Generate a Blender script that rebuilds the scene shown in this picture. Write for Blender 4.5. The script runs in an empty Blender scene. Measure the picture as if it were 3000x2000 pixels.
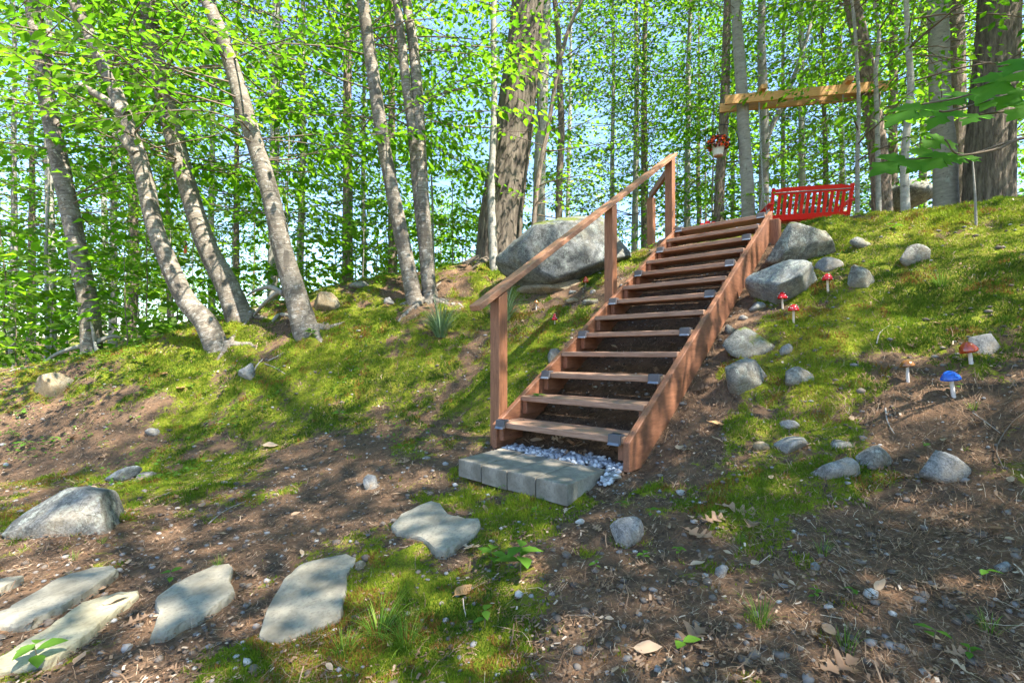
import bpy, bmesh, math, random
import numpy as np
from mathutils import Vector, Matrix

# ------------------------------------------------------------------ camera, sky, sun, exposure
SC = bpy.context.scene
COL = SC.collection
cam_d = bpy.data.cameras.new('camera')
cam = bpy.data.objects.new('camera', cam_d)
COL.objects.link(cam)
cam.location = (0, 0, 0)
cam.rotation_euler = (math.radians(90), 0, 0)
cam_d.sensor_width = 36
cam_d.lens = 16.8
cam_d.shift_y = 29.5 / 3000
cam_d.clip_start = 0.05
cam_d.clip_end = 1000
SC.camera = cam

SUN_AZ, SUN_EL = 128.0, 57.0          # from +Y towards +X, degrees
world = bpy.data.worlds.new('World')
SC.world = world
world.use_nodes = True
wn = world.node_tree
sky = wn.nodes.new('ShaderNodeTexSky')
sky.sky_type = 'NISHITA'
sky.sun_disc = False
sky.sun_elevation = math.radians(SUN_EL)
sky.sun_rotation = math.radians(SUN_AZ)
sky.air_density = 1.0
sky.dust_density = 0.05
sky.ozone_density = 3.0
bg = wn.nodes['Background']
bg.inputs[1].default_value = 0.095
wn.links.new(sky.outputs[0], bg.inputs[0])
sun_d = bpy.data.lights.new('sun', 'SUN')
sun_d.energy = 4.0
sun_d.angle = math.radians(0.53)
sun_d.color = (1.0, 0.94, 0.83)
sun = bpy.data.objects.new('sun', sun_d)
COL.objects.link(sun)
a_, e_ = math.radians(SUN_AZ), math.radians(SUN_EL)
S_DIR = Vector((math.sin(a_) * math.cos(e_), math.cos(a_) * math.cos(e_), math.sin(e_)))
sun.rotation_euler = S_DIR.to_track_quat('Z', 'Y').to_euler()
sun.location = S_DIR * 30
SC.view_settings.view_transform = 'Standard'
SC.view_settings.look = 'None'
SC.view_settings.exposure = 2.55
SC.view_settings.gamma = 1.0
SC.view_settings.use_curve_mapping = False
SC.render.engine = 'CYCLES'
cy = SC.cycles
cy.max_bounces = 5
cy.diffuse_bounces = 3
cy.glossy_bounces = 2
cy.transmission_bounces = 5
cy.transparent_max_bounces = 4
cy.caustics_reflective = False
cy.caustics_refractive = False
cy.sample_clamp_indirect = 6
cy.use_denoising = True
cy.use_adaptive_sampling = True
cy.adaptive_threshold = 0.02

# ------------------------------------------------------------------ small maths
R_ = random.Random(7)
NR = np.random.default_rng(11)
F_PX, CX, CY = 1400.0, 1500.0, 1029.5          # reference camera, pixels of the 3000 x 2000 frame


def ray(px, py):
    return (px - CX) / F_PX, 1.0, (CY - py) / F_PX


def at(px, py, d):
    return Vector(((px - CX) / F_PX * d, d, (CY - py) / F_PX * d))


_perm = np.random.default_rng(3).random((8, 256, 256)).astype(np.float32)


def vnoise(x, y, seed=0):
    x = np.asarray(x, float) + 37.3 * seed
    y = np.asarray(y, float) + 91.7 * seed
    xi = np.floor(x).astype(int); yi = np.floor(y).astype(int)
    fx = x - xi; fy = y - yi
    fx = fx * fx * (3 - 2 * fx); fy = fy * fy * (3 - 2 * fy)
    p = _perm[seed % 8]
    a = p[xi & 255, yi & 255]; b = p[(xi + 1) & 255, yi & 255]
    c = p[xi & 255, (yi + 1) & 255]; d = p[(xi + 1) & 255, (yi + 1) & 255]
    return (a * (1 - fx) + b * fx) * (1 - fy) + (c * (1 - fx) + d * fx) * fy


def fbm(x, y, seed=0, oct=3):
    v = 0; amp = 0.5; f = 1.0
    for i in range(oct):
        v = v + amp * (vnoise(x * f, y * f, seed + i) - 0.5)
        amp *= 0.5; f *= 2.1
    return v * 2


def vnoise3(x, y, z, seed=0):
    return (vnoise(x + 0.37 * z, y - 0.61 * z, seed) + vnoise(y + 0.53 * x, z + 0.29 * x, seed + 1)
            + vnoise(z - 0.41 * y, x + 0.23 * y, seed + 2)) / 3.0


def sstep(a, b, x):
    t = np.clip((np.asarray(x, float) - a) / (b - a), 0, 1)
    return t * t * (3 - 2 * t)


# ------------------------------------------------------------------ stair frame
TH = 0.7193
OX, OY, TZ0 = 0.605, 2.612, -0.470
RUN, RISE, WID = 0.2505, 0.1564, 0.94
SD = np.array([math.sin(TH), math.cos(TH)])
SR = np.array([math.cos(TH), -math.sin(TH)])
S0 = SD[0] * OX + SD[1] * OY


def stair_local(x, y):
    dx = np.asarray(x, float) - OX; dy = np.asarray(y, float) - OY
    return dx * SR[0] + dy * SR[1], dx * SD[0] + dy * SD[1]      # right, forward


# ------------------------------------------------------------------ terrain height
_fs = np.array([-60, -6, -2, 0, .6, .9, 1.55, 1.92, 2.30, 2.7, 3.2, 4.0, 5.0, 5.35, 5.8, 6.6, 8.0, 12, 30, 200.])
_fz = np.array([-2.4, -1.5, -1.25, -1.10, -1.02, -.97, -.86, -.77, -.68, -.535, -.25, .24, .87, 1.09, 1.32, 1.46, 1.56, 1.7, 1.9, 2.4])


def Fprof(s):
    h = 0.12
    return (np.interp(s, _fs, _fz) + np.interp(s - h, _fs, _fz) + np.interp(s + h, _fs, _fz)) / 3


_cx = np.array([-60, -9, -6, -5.2, -4.4, -3.3, -2.2, -1, 0, 60])
_cz = np.array([-1.0, -.5, -.25, -.08, .10, .75, 1.12, 1.30, 1.40, 1.6])


def H0(x, y):
    x = np.asarray(x, float); y = np.asarray(y, float)
    s = x * SD[0] + y * SD[1]
    a = Fprof(s)
    ytoe = 3.45 - 0.12 * (x + .3)
    ramp = -1.04 + 0.68 * np.maximum(0, y - ytoe)
    cap = np.interp(x, _cx, _cz) + 0.02 * np.clip(y - 6, 0, 60)
    k = 0.09
    b = -k * np.log(np.exp(-np.clip(ramp, -5, 9) / k) + np.exp(-cap / k))
    b = b - 3.0 * sstep(0.2, 2.2, x)              # the second bank only lies left of the stairs
    k = 0.07
    m = np.maximum(a, b)
    return m + k * np.log(np.exp((a - m) / k) + np.exp((b - m) / k)) - 0.012


FLAT = []        # (cx, cy, radius, z, slope x, slope y): spots levelled under stones and pavers


def H(x, y):
    x = np.asarray(x, float); y = np.asarray(y, float)
    z = H0(x, y)
    lx, ly = stair_local(x, y)
    under = sstep(-1.25, -1.0, lx) * (1 - sstep(0.05, .3, lx)) * sstep(-.45, -.2, ly) * (1 - sstep(3.1, 3.6, ly))
    bank = sstep(-.85, -.2, z)
    bump = 0.085 * fbm(x * .9, y * .9, 1) + (0.02 + .06 * bank) * fbm(x * 3.1, y * 3.1, 2) + (.007 + .012 * bank) * fbm(x * 9, y * 9, 4)
    far = sstep(14, 60, np.hypot(x, y))
    bump = bump + bank * .05 * (np.abs(fbm(x * 2.1 + 3, y * 2.1, 5)) - .2)
    z = z + bump * (1 - .85 * under) * (1 - .2 * far) + far * 1.2 * fbm(x * .03, y * .03, 5)
    lim = TZ0 - 0.27 + (RISE / RUN) * ly + .05 * np.clip(-ly * 5, 0, 1) + .02 * fbm(x * 7, y * 7, 3)
    lim = np.where(ly < 0.12, np.maximum(lim, -.665), lim)
    z = z * (1 - under) + np.minimum(z, lim) * under
    for (fx, fy, fr, fz, gx, gy) in FLAT:
        w = 1 - sstep(fr * .9, fr * 1.3, np.hypot(x - fx, y - fy))
        z = z * (1 - w) + np.minimum(z, fz + gx * (x - fx) + gy * (y - fy)) * w
    return z


def hz(x, y):
    return float(H(np.array([x]), np.array([y]))[0])


_dd = np.concatenate([np.arange(.7, 8, .02), np.arange(8, 60, .25)])


def ground(px, py):
    rx, _, rz = ray(px, py)
    hh = H(rx * _dd, _dd)
    below = np.nonzero(rz * _dd <= hh)[0]
    if len(below) == 0:
        d = 9.0
    else:
        i = below[0]
        d = _dd[i]
        if i > 0:
            g0 = rz * _dd[i - 1] - hh[i - 1]; g1 = rz * _dd[i] - hh[i]
            d = _dd[i - 1] + (_dd[i] - _dd[i - 1]) * g0 / (g0 - g1 + 1e-9)
    return Vector((rx * d, d, hz(rx * d, d)))


# ------------------------------------------------------------------ object helpers
def link(o, parent=None):
    COL.objects.link(o)
    if parent is not None:
        o.parent = parent
    return o


def tag(o, label=None, cat=None, group=None, kind=None):
    if label: o['label'] = label
    if cat: o['category'] = cat
    if group: o['group'] = group
    if kind: o['kind'] = kind
    return o


def empty(name, loc=(0, 0, 0), rz=0.0, label=None, cat=None, group=None):
    o = bpy.data.objects.new(name, None)
    o.empty_display_size = .1
    o.location = loc
    o.rotation_euler = (0, 0, rz)
    COL.objects.link(o)
    return tag(o, label, cat, group)


def np_mesh(name, V, T, mat, smooth=False, attrs=None):
    """V (n,3), T (m,3 or 4) arrays -> mesh datablock"""
    V = np.asarray(V, np.float32); T = np.asarray(T, np.int32)
    k = T.shape[1]
    me = bpy.data.meshes.new(name)
    me.vertices.add(len(V)); me.vertices.foreach_set('co', V.ravel())
    me.loops.add(T.size); me.loops.foreach_set('vertex_index', T.ravel())
    me.polygons.add(len(T))
    me.polygons.foreach_set('loop_start', np.arange(0, T.size, k, dtype=np.int32))
    me.polygons.foreach_set('loop_total', np.full(len(T), k, np.int32))
    if smooth:
        me.polygons.foreach_set('use_smooth', np.ones(len(T), bool))
    for an, (typ, data) in (attrs or {}).items():
        at_ = me.attributes.new(an, typ, 'POINT')
        data = np.asarray(data, np.float32)
        if typ == 'FLOAT': at_.data.foreach_set('value', data.ravel())
        elif typ == 'FLOAT_VECTOR': at_.data.foreach_set('vector', data.ravel())
    me.update(calc_edges=True)
    me.materials.append(mat)
    return me


def np_obj(name, V, T, mat, parent=None, smooth=False, attrs=None):
    return link(bpy.data.objects.new(name, np_mesh(name, V, T, mat, smooth, attrs)), parent)


def bm_obj(name, bm, mat, parent=None, bevel=0.0, smooth=False, seg=1):
    if bevel > 0:
        bmesh.ops.bevel(bm, geom=bm.edges[:] , offset=bevel, segments=seg, affect='EDGES', profile=.6)
    bmesh.ops.recalc_face_normals(bm, faces=bm.faces[:])
    me = bpy.data.meshes.new(name)
    bm.to_mesh(me); bm.free()
    me.materials.append(mat)
    if smooth:
        for p in me.polygons: p.use_smooth = True
    return link(bpy.data.objects.new(name, me), parent)


def box_bm(x0, x1, y0, y1, z0, z1, bm=None):
    bm = bm or bmesh.new()
    v = [bm.verts.new(c) for c in ((x0, y0, z0), (x1, y0, z0), (x1, y1, z0), (x0, y1, z0), (x0, y0, z1), (x1, y0, z1), (x1, y1, z1), (x0, y1, z1))]
    for f in ((0, 3, 2, 1), (4, 5, 6, 7), (0, 1, 5, 4), (1, 2, 6, 5), (2, 3, 7, 6), (3, 0, 4, 7)):
        bm.faces.new([v[i] for i in f])
    return bm


def box(name, x0, x1, y0, y1, z0, z1, mat, parent=None, bevel=.003):
    return bm_obj(name, box_bm(x0, x1, y0, y1, z0, z1), mat, parent, bevel)


def prism_x(name, prof, x0, x1, mat, parent=None, bevel=.003):
    """profile of (y, z) points extruded along x"""
    bm = bmesh.new()
    a = [bm.verts.new((x0, y, z)) for y, z in prof]
    b = [bm.verts.new((x1, y, z)) for y, z in prof]
    n = len(prof)
    bm.faces.new(a); bm.faces.new(b[::-1])
    for i in range(n):
        bm.faces.new((a[i], b[i], b[(i + 1) % n], a[(i + 1) % n]))
    return bm_obj(name, bm, mat, parent, bevel)


def bar_bm(p0, p1, w, h, bm=None, up=(0, 0, 1)):
    p0 = Vector(p0); p1 = Vector(p1)
    d = (p1 - p0).normalized()
    s = d.cross(Vector(up))
    s = s.normalized() if s.length > 1e-4 else Vector((1, 0, 0))
    u = s.cross(d)
    bm = bm or bmesh.new()
    v = []
    for p in (p0, p1):
        for a, b in ((-1, -1), (1, -1), (1, 1), (-1, 1)):
            v.append(bm.verts.new(p + s * a * w / 2 + u * b * h / 2))
    for f in ((0, 1, 2, 3), (7, 6, 5, 4), (0, 4, 5, 1), (1, 5, 6, 2), (2, 6, 7, 3), (3, 7, 4, 0)):
        bm.faces.new([v[i] for i in f])
    return bm


def bar(name, p0, p1, w, h, mat, parent=None, bevel=.003, up=(0, 0, 1)):
    return bm_obj(name, bar_bm(p0, p1, w, h, None, up), mat, parent, bevel)


def tube_arrays(pts, radii, sides=8, ridge=None, cap=False, rot=0.0):
    """returns V, quads, bark coordinates (straightened trunk space)"""
    P = np.asarray(pts, float); Rr = np.asarray(radii, float)
    n = len(P)
    t = np.gradient(P, axis=0); t /= np.linalg.norm(t, axis=1)[:, None] + 1e-9
    ref = np.array([1.0, 0, 0]) if abs(t[0][0]) < .8 else np.array([0, 1.0, 0])
    L = np.concatenate([[0], np.cumsum(np.linalg.norm(np.diff(P, axis=0), axis=1))])
    ang = np.linspace(0, 2 * np.pi, sides, endpoint=False) + rot
    b1 = ref - t * (t @ ref)[:, None]; b1 /= np.linalg.norm(b1, axis=1)[:, None]
    b2 = np.cross(t, b1)
    rr = Rr[:, None] * np.ones(sides)
    if ridge is not None:
        rr = ridge(rr, ang[None, :] + 0 * rr, L[:, None] + 0 * rr)
    V = P[:, None, :] + rr[..., None] * (np.cos(ang)[None, :, None] * b1[:, None, :] + np.sin(ang)[None, :, None] * b2[:, None, :])
    bk = np.stack([np.cos(ang)[None, :] * Rr[:, None], np.sin(ang)[None, :] * Rr[:, None], L[:, None] + 0 * rr], -1)
    i = np.arange(n - 1)[:, None] * sides; j = np.arange(sides)[None, :]; j2 = (j + 1) % sides
    Q = np.stack([i + j, i + j2, i + sides + j2, i + sides + j], -1).reshape(-1, 4)
    return V.reshape(-1, 3), Q, bk.reshape(-1, 3)


def catmull(pts, n):
    P = np.asarray(pts, float)
    if len(P) == 2:
        return P[0] + (P[1] - P[0]) * np.linspace(0, 1, n)[:, None]
    Q = np.vstack([2 * P[0] - P[1], P, 2 * P[-1] - P[-2]])
    k = len(P) - 1
    out = []
    for u in np.linspace(0, k - 1e-6, n):
        i = int(u); f = u - i
        p0, p1, p2, p3 = Q[i:i + 4]
        out.append(.5 * (2 * p1 + (p2 - p0) * f + (2 * p0 - 5 * p1 + 4 * p2 - p3) * f ** 2 + (3 * p1 - p0 - 3 * p2 + p3) * f ** 3))
    return np.array(out)


def tube_obj(name, pts, radii, mat, parent=None, sides=8, n=None, ridge=None):
    P = catmull(pts, n or max(4, len(pts) * 4))
    rad = np.interp(np.linspace(0, 1, len(P)), np.linspace(0, 1, len(radii)), radii)
    V, Q, bk = tube_arrays(P, rad, sides, ridge)
    return np_obj(name, V, Q, mat, parent, True, {'bk': ('FLOAT_VECTOR', bk)})


class Acc:
    """collects vertex and face arrays of one object"""
    def __init__(s): s.V = []; s.T = []; s.A = []; s.n = 0
    def add(s, V, T, a=None):
        s.V.append(V); s.T.append(T + s.n); s.n += len(V)
        s.A.append(np.zeros(len(V)) if a is None else a)
    def get(s): return np.concatenate(s.V), np.concatenate(s.T), np.concatenate(s.A)


# ------------------------------------------------------------------ materials
def nt(name):
    m = bpy.data.materials.new(name); m.use_nodes = True
    t = m.node_tree
    return m, t, t.nodes['Principled BSDF'], t.nodes, t.links


def N(t, typ, **kw):
    n = t.nodes.new(typ)
    for k, v in kw.items():
        if k.startswith('i_'):
            key = k[2:]
            key = int(key) if key.isdigit() else key.replace('_', ' ')
            n.inputs[key].default_value = v
        else:
            setattr(n, k, v)
    return n


def ramp(t, src, stops):
    r = t.nodes.new('ShaderNodeValToRGB')
    el = r.color_ramp.elements
    while len(el) < len(stops): el.new(.5)
    for e, (p, c) in zip(el, stops):
        e.position = p
        e.color = (c, c, c, 1) if isinstance(c, (int, float)) else (*c, 1)
    t.links.new(src, r.inputs[0])
    return r.outputs[0]


def noise(t, vec, scale, detail=4, rough=.6, out=0, dist=0.0):
    n = N(t, 'ShaderNodeTexNoise', i_Scale=scale, i_Detail=detail, i_Roughness=rough, i_Distortion=dist)
    if vec is not None: t.links.new(vec, n.inputs['Vector'])
    return n.outputs[out]


def mapping(t, vec, scale=(1, 1, 1), loc=(0, 0, 0)):
    m = N(t, 'ShaderNodeMapping')
    m.inputs['Scale'].default_value = scale; m.inputs['Location'].default_value = loc
    t.links.new(vec, m.inputs['Vector'])
    return m.outputs[0]


def mix(t, fac, a, b, blend='MIX'):
    m = N(t, 'ShaderNodeMix', data_type='RGBA', blend_type=blend)
    for k, v in ((0, fac), (6, a), (7, b)):
        sock = m.inputs[k]
        if hasattr(v, 'links'): t.links.new(v, sock)
        elif isinstance(v, (int, float)): sock.default_value = v if k == 0 else (v, v, v, 1)
        else: sock.default_value = (*v, 1)
    return m.outputs[2]


def math_n(t, op, a, b=None, clamp=False):
    m = N(t, 'ShaderNodeMath', operation=op, use_clamp=clamp)
    for i, v in enumerate((a, b)):
        if v is None: continue
        if hasattr(v, 'links'): t.links.new(v, m.inputs[i])
        else: m.inputs[i].default_value = v
    return m.outputs[0]


def bump(t, bsdf, h, strength=.4, dist=.01):
    b = N(t, 'ShaderNodeBump', i_Strength=strength, i_Distance=dist)
    t.links.new(h, b.inputs['Height']); t.links.new(b.outputs[0], bsdf.inputs['Normal'])


def attr(t, name, out='Fac'):
    return N(t, 'ShaderNodeAttribute', attribute_name=name).outputs[out]


def objco(t):
    return N(t, 'ShaderNodeTexCoord').outputs['Object']


def orand(t):
    return N(t, 'ShaderNodeObjectInfo').outputs['Random']


def geo(t, out='Position'):
    return N(t, 'ShaderNodeNewGeometry').outputs[out]


def plain(name, col, rough=.5, spec=.5, metal=0.0, var=.12, scale=30, bmp=0.0):
    m, t, b, n, l = nt(name)
    c = noise(t, objco(t), scale, 4)
    l.new(mix(t, ramp(t, c, [(.3, 0.0), (.7, 1.0)]), tuple(x * (1 - var) for x in col), tuple(min(1, x * (1 + var)) for x in col)), b.inputs['Base Color'])
    b.inputs['Roughness'].default_value = rough
    b.inputs['Metallic'].default_value = metal
    b.inputs['Specular IOR Level'].default_value = spec
    if bmp: bump(t, b, c, bmp, .004)
    return m


def leaf_mat(name, dark, light, trans_gain=3.4, trans=.58, gloss=.14, veins=False):
    m, t, b, n, l = nt(name)
    f = math_n(t, 'ADD', math_n(t, 'MULTIPLY', attr(t, 'tint'), .75), math_n(t, 'MULTIPLY', orand(t), .25))
    c = mix(t, f, dark, light)
    l.new(c, b.inputs['Base Color'])
    b.inputs['Roughness'].default_value = .55
    b.inputs['Specular IOR Level'].default_value = gloss
    tr = N(t, 'ShaderNodeBsdfTranslucent')
    l.new(mix(t, 1.0, c, (trans_gain * .86, trans_gain, trans_gain * .35), 'MULTIPLY'), tr.inputs[0])
    ms = N(t, 'ShaderNodeMixShader'); ms.inputs[0].default_value = trans
    l.new(b.outputs[0], ms.inputs[1]); l.new(tr.outputs[0], ms.inputs[2])
    l.new(ms.outputs[0], n['Material Output'].inputs[0])
    return m


def wood_mat(name, c0, c1, rough=.6, grain=(1, 1, 1), stretch='auto'):
    m, t, b, n, l = nt(name)
    co = mapping(t, objco(t), grain)
    d = noise(t, co, 5, 3)
    w = N(t, 'ShaderNodeTexNoise', i_Scale=9, i_Detail=6, i_Roughness=.65, i_Distortion=.6)
    l.new(co, w.inputs['Vector'])
    f = mix(t, .5, d, w.outputs[0])
    c = mix(t, ramp(t, f, [(.34, 0.0), (.64, 1.0)]), tuple(x * .9 for x in c0), c1)
    kn = N(t, 'ShaderNodeTexVoronoi', i_Scale=3.0)
    l.new(mapping(t, objco(t), tuple(min(g, 3.0) * 1.3 for g in grain)), kn.inputs['Vector'])
    c = mix(t, math_n(t, 'MULTIPLY', ramp(t, kn.outputs['Distance'], [(.04, 1.0), (.09, 0.0)]), .6), c, tuple(x * .4 for x in c0))
    stain = noise(t, objco(t), 6.0, 5, .7)
    c = mix(t, math_n(t, 'MULTIPLY', ramp(t, stain, [(.52, 0.0), (.75, 1.0)]), .45), c, tuple(x * .55 for x in c0))
    l.new(c, b.inputs['Base Color'])
    b.inputs['Roughness'].default_value = rough
    b.inputs['Specular IOR Level'].default_value = .35
    bump(t, b, w.outputs[0], .25, .004)
    return m


def rock_mat(name, c0, c1, lichen=(.40, .43, .37), lich=.5, moss=.0, dark=.4, scale=1.0):
    m, t, b, n, l = nt(name)
    co = objco(t)
    big = noise(t, co, 7 * scale, 7, .75, dist=.8)
    fine = noise(t, co, 85 * scale, 4, .75)
    mid = noise(t, co, 11 * scale, 8, .8, dist=.8)
    c = mix(t, ramp(t, big, [(.42, 0.0), (.58, 1.0)]), c0, c1)
    c = mix(t, math_n(t, 'MULTIPLY', ramp(t, mid, [(.52, 0.0), (.57, 1.0)]), lich), c, lichen)
    c = mix(t, math_n(t, 'MULTIPLY', ramp(t, fine, [(.40, 1.0), (.52, 0.0)]), .6), c, tuple(x * .4 for x in c0))
    c = mix(t, math_n(t, 'MULTIPLY', ramp(t, noise(t, co, 13 * scale, 8, .8, dist=.6), [(.53, 0.0), (.60, 1.0)]), dark), c, (.035, .036, .032))
    vo = N(t, 'ShaderNodeTexVoronoi', feature='DISTANCE_TO_EDGE', i_Scale=4.5 * scale)
    wv = N(t, 'ShaderNodeVectorMath', operation='ADD'); l.new(co, wv.inputs[0])
    nv = N(t, 'ShaderNodeTexNoise', i_Scale=6.0 * scale, i_Detail=5.0); l.new(co, nv.inputs['Vector'])
    sv = N(t, 'ShaderNodeVectorMath', operation='SCALE'); l.new(nv.outputs['Color'], sv.inputs[0]); sv.inputs['Scale'].default_value = .30 / scale
    l.new(sv.outputs[0], wv.inputs[1]); l.new(wv.outputs[0], vo.inputs['Vector'])
    crack = math_n(t, 'MULTIPLY', ramp(t, vo.outputs['Distance'], [(.0, 1.0), (.018, 0.0)]), ramp(t, big, [(.46, 0.0), (.56, 1.0)]))
    c = mix(t, math_n(t, 'MULTIPLY', crack, .75), c, (.03, .028, .024))
    wash = noise(t, co, 2.6 * scale, 5, .7)
    c = mix(t, math_n(t, 'MULTIPLY', ramp(t, wash, [(.50, 0.0), (.62, 1.0)]), .45), c, tuple(v * f for v, f in zip(c1, (1.05, .86, .62))))
    if moss > 0:
        up = N(t, 'ShaderNodeSeparateXYZ'); l.new(geo(t, 'Normal'), up.inputs[0])
        mm = math_n(t, 'ADD', math_n(t, 'MULTIPLY', up.outputs[2], .30), noise(t, co, 5 * scale, 6, .75))
        c = mix(t, ramp(t, mm, [(.90 - .32 * moss, 0.0), (.98 - .32 * moss, 1.0)]), c, mix(t, fine, (.05, .06, .012), (.15, .17, .025)))
    l.new(c, b.inputs['Base Color'])
    b.inputs['Roughness'].default_value = .9
    b.inputs['Specular IOR Level'].default_value = .2
    bump(t, b, mix(t, .4, mid, fine), .8, .014)
    return m


def bark_mat(name, kind):
    m, t, b, n, l = nt(name)
    bk = attr(t, 'bk', 'Vector')
    rnd = orand(t)
    if kind == 'birch':
        a = noise(t, mapping(t, bk, (7, 7, 60)), 1.0, 6, .7, dist=.3)
        p = noise(t, mapping(t, bk, (7, 7, 4)), 1.0, 6, .7, dist=.5)
        q = noise(t, mapping(t, bk, (16, 16, 26)), 1.0, 5, .75, dist=.4)
        c = mix(t, ramp(t, a, [(.36, 0.0), (.60, 1.0)]), (.105, .085, .066), (.26, .225, .18))
        c = mix(t, math_n(t, 'MULTIPLY', ramp(t, q, [(.55, 0.0), (.60, 1.0)]), .7), c, (.47, .44, .385))
        c = mix(t, math_n(t, 'MULTIPLY', ramp(t, p, [(.50, 0.0), (.57, 1.0)]), .8), c, (.085, .07, .055))
        r = ramp(t, noise(t, mapping(t, bk, (13, 13, 11)), 1.0, 5, .7), [(.60, 0.0), (.66, 1.0)])
        c = mix(t, math_n(t, 'MULTIPLY', r, .6), c, (.27, .19, .12))
        h = mix(t, .5, a, mix(t, .5, p, q)); s = .9
    elif kind == 'oak':
        a = noise(t, mapping(t, bk, (26, 26, 5)), 1.0, 6, .7)
        c = mix(t, ramp(t, a, [(.36, 0.0), (.66, 1.0)]), (.04, .031, .024), (.21, .172, .132))
        p = noise(t, mapping(t, bk, (3, 3, 2)), 1.0, 4)
        c = mix(t, math_n(t, 'MULTIPLY', ramp(t, p, [(.55, 0.0), (.7, 1.0)]), .35), c, (.17, .16, .11))
        h = a; s = .8
    elif kind == 'pine':
        a = noise(t, mapping(t, bk, (30, 30, 9)), 1.0, 6, .7)
        c = mix(t, ramp(t, a, [(.38, 0.0), (.64, 1.0)]), (.09, .068, .052), (.32, .25, .19))
        h = a; s = .8
    else:
        a = noise(t, mapping(t, bk, (7, 7, 26)), 1.0, 5, .65)
        p = noise(t, mapping(t, bk, (11, 11, 8)), 1.0, 5, .7)
        c = mix(t, ramp(t, a, [(.3, 0.0), (.7, 1.0)]), (.21, .195, .165), (.37, .345, .30))
        c = mix(t, math_n(t, 'MULTIPLY', ramp(t, p, [(.57, 0.0), (.65, 1.0)]), .6), c, (.42, .44, .38))
        c = mix(t, math_n(t, 'MULTIPLY', ramp(t, noise(t, mapping(t, bk, (16, 16, 20)), 1.0, 4), [(.62, 0.0), (.68, 1.0)]), .6), c, (.07, .065, .055))
        h = a; s = .35
    c = mix(t, math_n(t, 'MULTIPLY', rnd, .25), c, (.12, .10, .08))
    l.new(c, b.inputs['Base Color'])
    b.inputs['Roughness'].default_value = .9
    b.inputs['Specular IOR Level'].default_value = .15
    bump(t, b, h, s, .02)
    return m


def ground_mat():
    m, t, b, n, l = nt('forest_floor')
    co = geo(t)
    moss = attr(t, 'moss')
    f1 = noise(t, co, 26, 6, .75)
    f2 = noise(t, co, 90, 4, .75)
    f3 = noise(t, co, 6, 5, .65)
    dirt = mix(t, ramp(t, f1, [(.3, 0.0), (.7, 1.0)]), (.034, .023, .016), (.165, .105, .066))
    dirt = mix(t, math_n(t, 'MULTIPLY', ramp(t, f3, [(.45, 0.0), (.65, 1.0)]), .7), dirt, (.19, .108, .062))
    dirt = mix(t, math_n(t, 'MULTIPLY', ramp(t, f2, [(.60, 0.0), (.68, 1.0)]), .55), dirt, (.30, .255, .205))
    mo = mix(t, ramp(t, f1, [(.3, 0.0), (.7, 1.0)]), (.045, .06, .007), (.20, .22, .016))
    mo = mix(t, math_n(t, 'MULTIPLY', ramp(t, f3, [(.5, 0.0), (.7, 1.0)]), .5), mo, (.13, .085, .02))
    mf = math_n(t, 'ADD', moss, math_n(t, 'MULTIPLY', math_n(t, 'SUBTRACT', f1, .5), 1.8))
    mf = math_n(t, 'ADD', mf, math_n(t, 'MULTIPLY', math_n(t, 'SUBTRACT', f2, .5), 1.0))
    l.new(mix(t, ramp(t, mf, [(.42, 0.0), (.58, 1.0)]), dirt, mo), b.inputs['Base Color'])
    b.inputs['Roughness'].default_value = .95
    b.inputs['Specular IOR Level'].default_value = .12
    bump(t, b, mix(t, .5, f1, f2), .9, .02)
    return m


def tint_mat(name, stops, rough=.8, trans=0.0, spec=.2):
    """colour picked by the 'tint' attribute"""
    m, t, b, n, l = nt(name)
    c = ramp(t, attr(t, 'tint'), stops)
    l.new(c, b.inputs['Base Color'])
    b.inputs['Roughness'].default_value = rough
    b.inputs['Specular IOR Level'].default_value = spec
    if trans > 0:
        tr = N(t, 'ShaderNodeBsdfTranslucent'); l.new(c, tr.inputs[0])
        ms = N(t, 'ShaderNodeMixShader'); ms.inputs[0].default_value = trans
        l.new(b.outputs[0], ms.inputs[1]); l.new(tr.outputs[0], ms.inputs[2])
        l.new(ms.outputs[0], n['Material Output'].inputs[0])
    return m


M_GROUND = ground_mat()
M_MOSS = tint_mat('moss_shoots', [(0, (.05, .10, .008)), (.45, (.15, .225, .012)), (.85, (.26, .31, .02)), (1, (.24, .12, .03))], .8, .4)
M_NEEDLE = tint_mat('pine_needles', [(0, (.10, .052, .03)), (.5, (.25, .13, .068)), (.8, (.36, .23, .14)), (1, (.50, .40, .29))], .7)
M_BITS = tint_mat('litter_bits', [(0, (.04, .027, .02)), (.5, (.14, .088, .055)), (.85, (.29, .19, .12)), (1, (.46, .36, .27))], .85)
M_PEBBLE = tint_mat('pebbles', [(0, (.07, .055, .045)), (.5, (.15, .125, .105)), (.8, (.22, .21, .205)), (1, (.40, .385, .36))], .8)
M_CHIP = tint_mat('marble_chips', [(0, (.19, .19, .205)), (.5, (.36, .365, .39)), (1, (.60, .60, .61))], .6)
M_DRY = tint_mat('dry_leaf', [(0, (.13, .075, .045)), (.5, (.33, .21, .13)), (1, (.50, .37, .25))], .7, .2)
M_DRYO = tint_mat('dry_leaf_orange', [(0, (.30, .15, .06)), (1, (.42, .25, .12))], .7, .2)
M_GRASS = tint_mat('grass_blades', [(0, (.06, .13, .015)), (.6, (.15, .28, .03)), (1, (.28, .38, .05))], .5, .45, .2)
M_SEDGE = tint_mat('sedge_blades', [(0, (.08, .15, .07)), (.6, (.15, .25, .11)), (1, (.26, .33, .18))], .5, .3, .3)
M_LEAF = leaf_mat('leaf_green', (.035, .085, .008), (.10, .18, .014))
M_LEAF2 = leaf_mat('leaf_bright', (.035, .085, .009), (.12, .20, .016), 3.2, .60)
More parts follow.
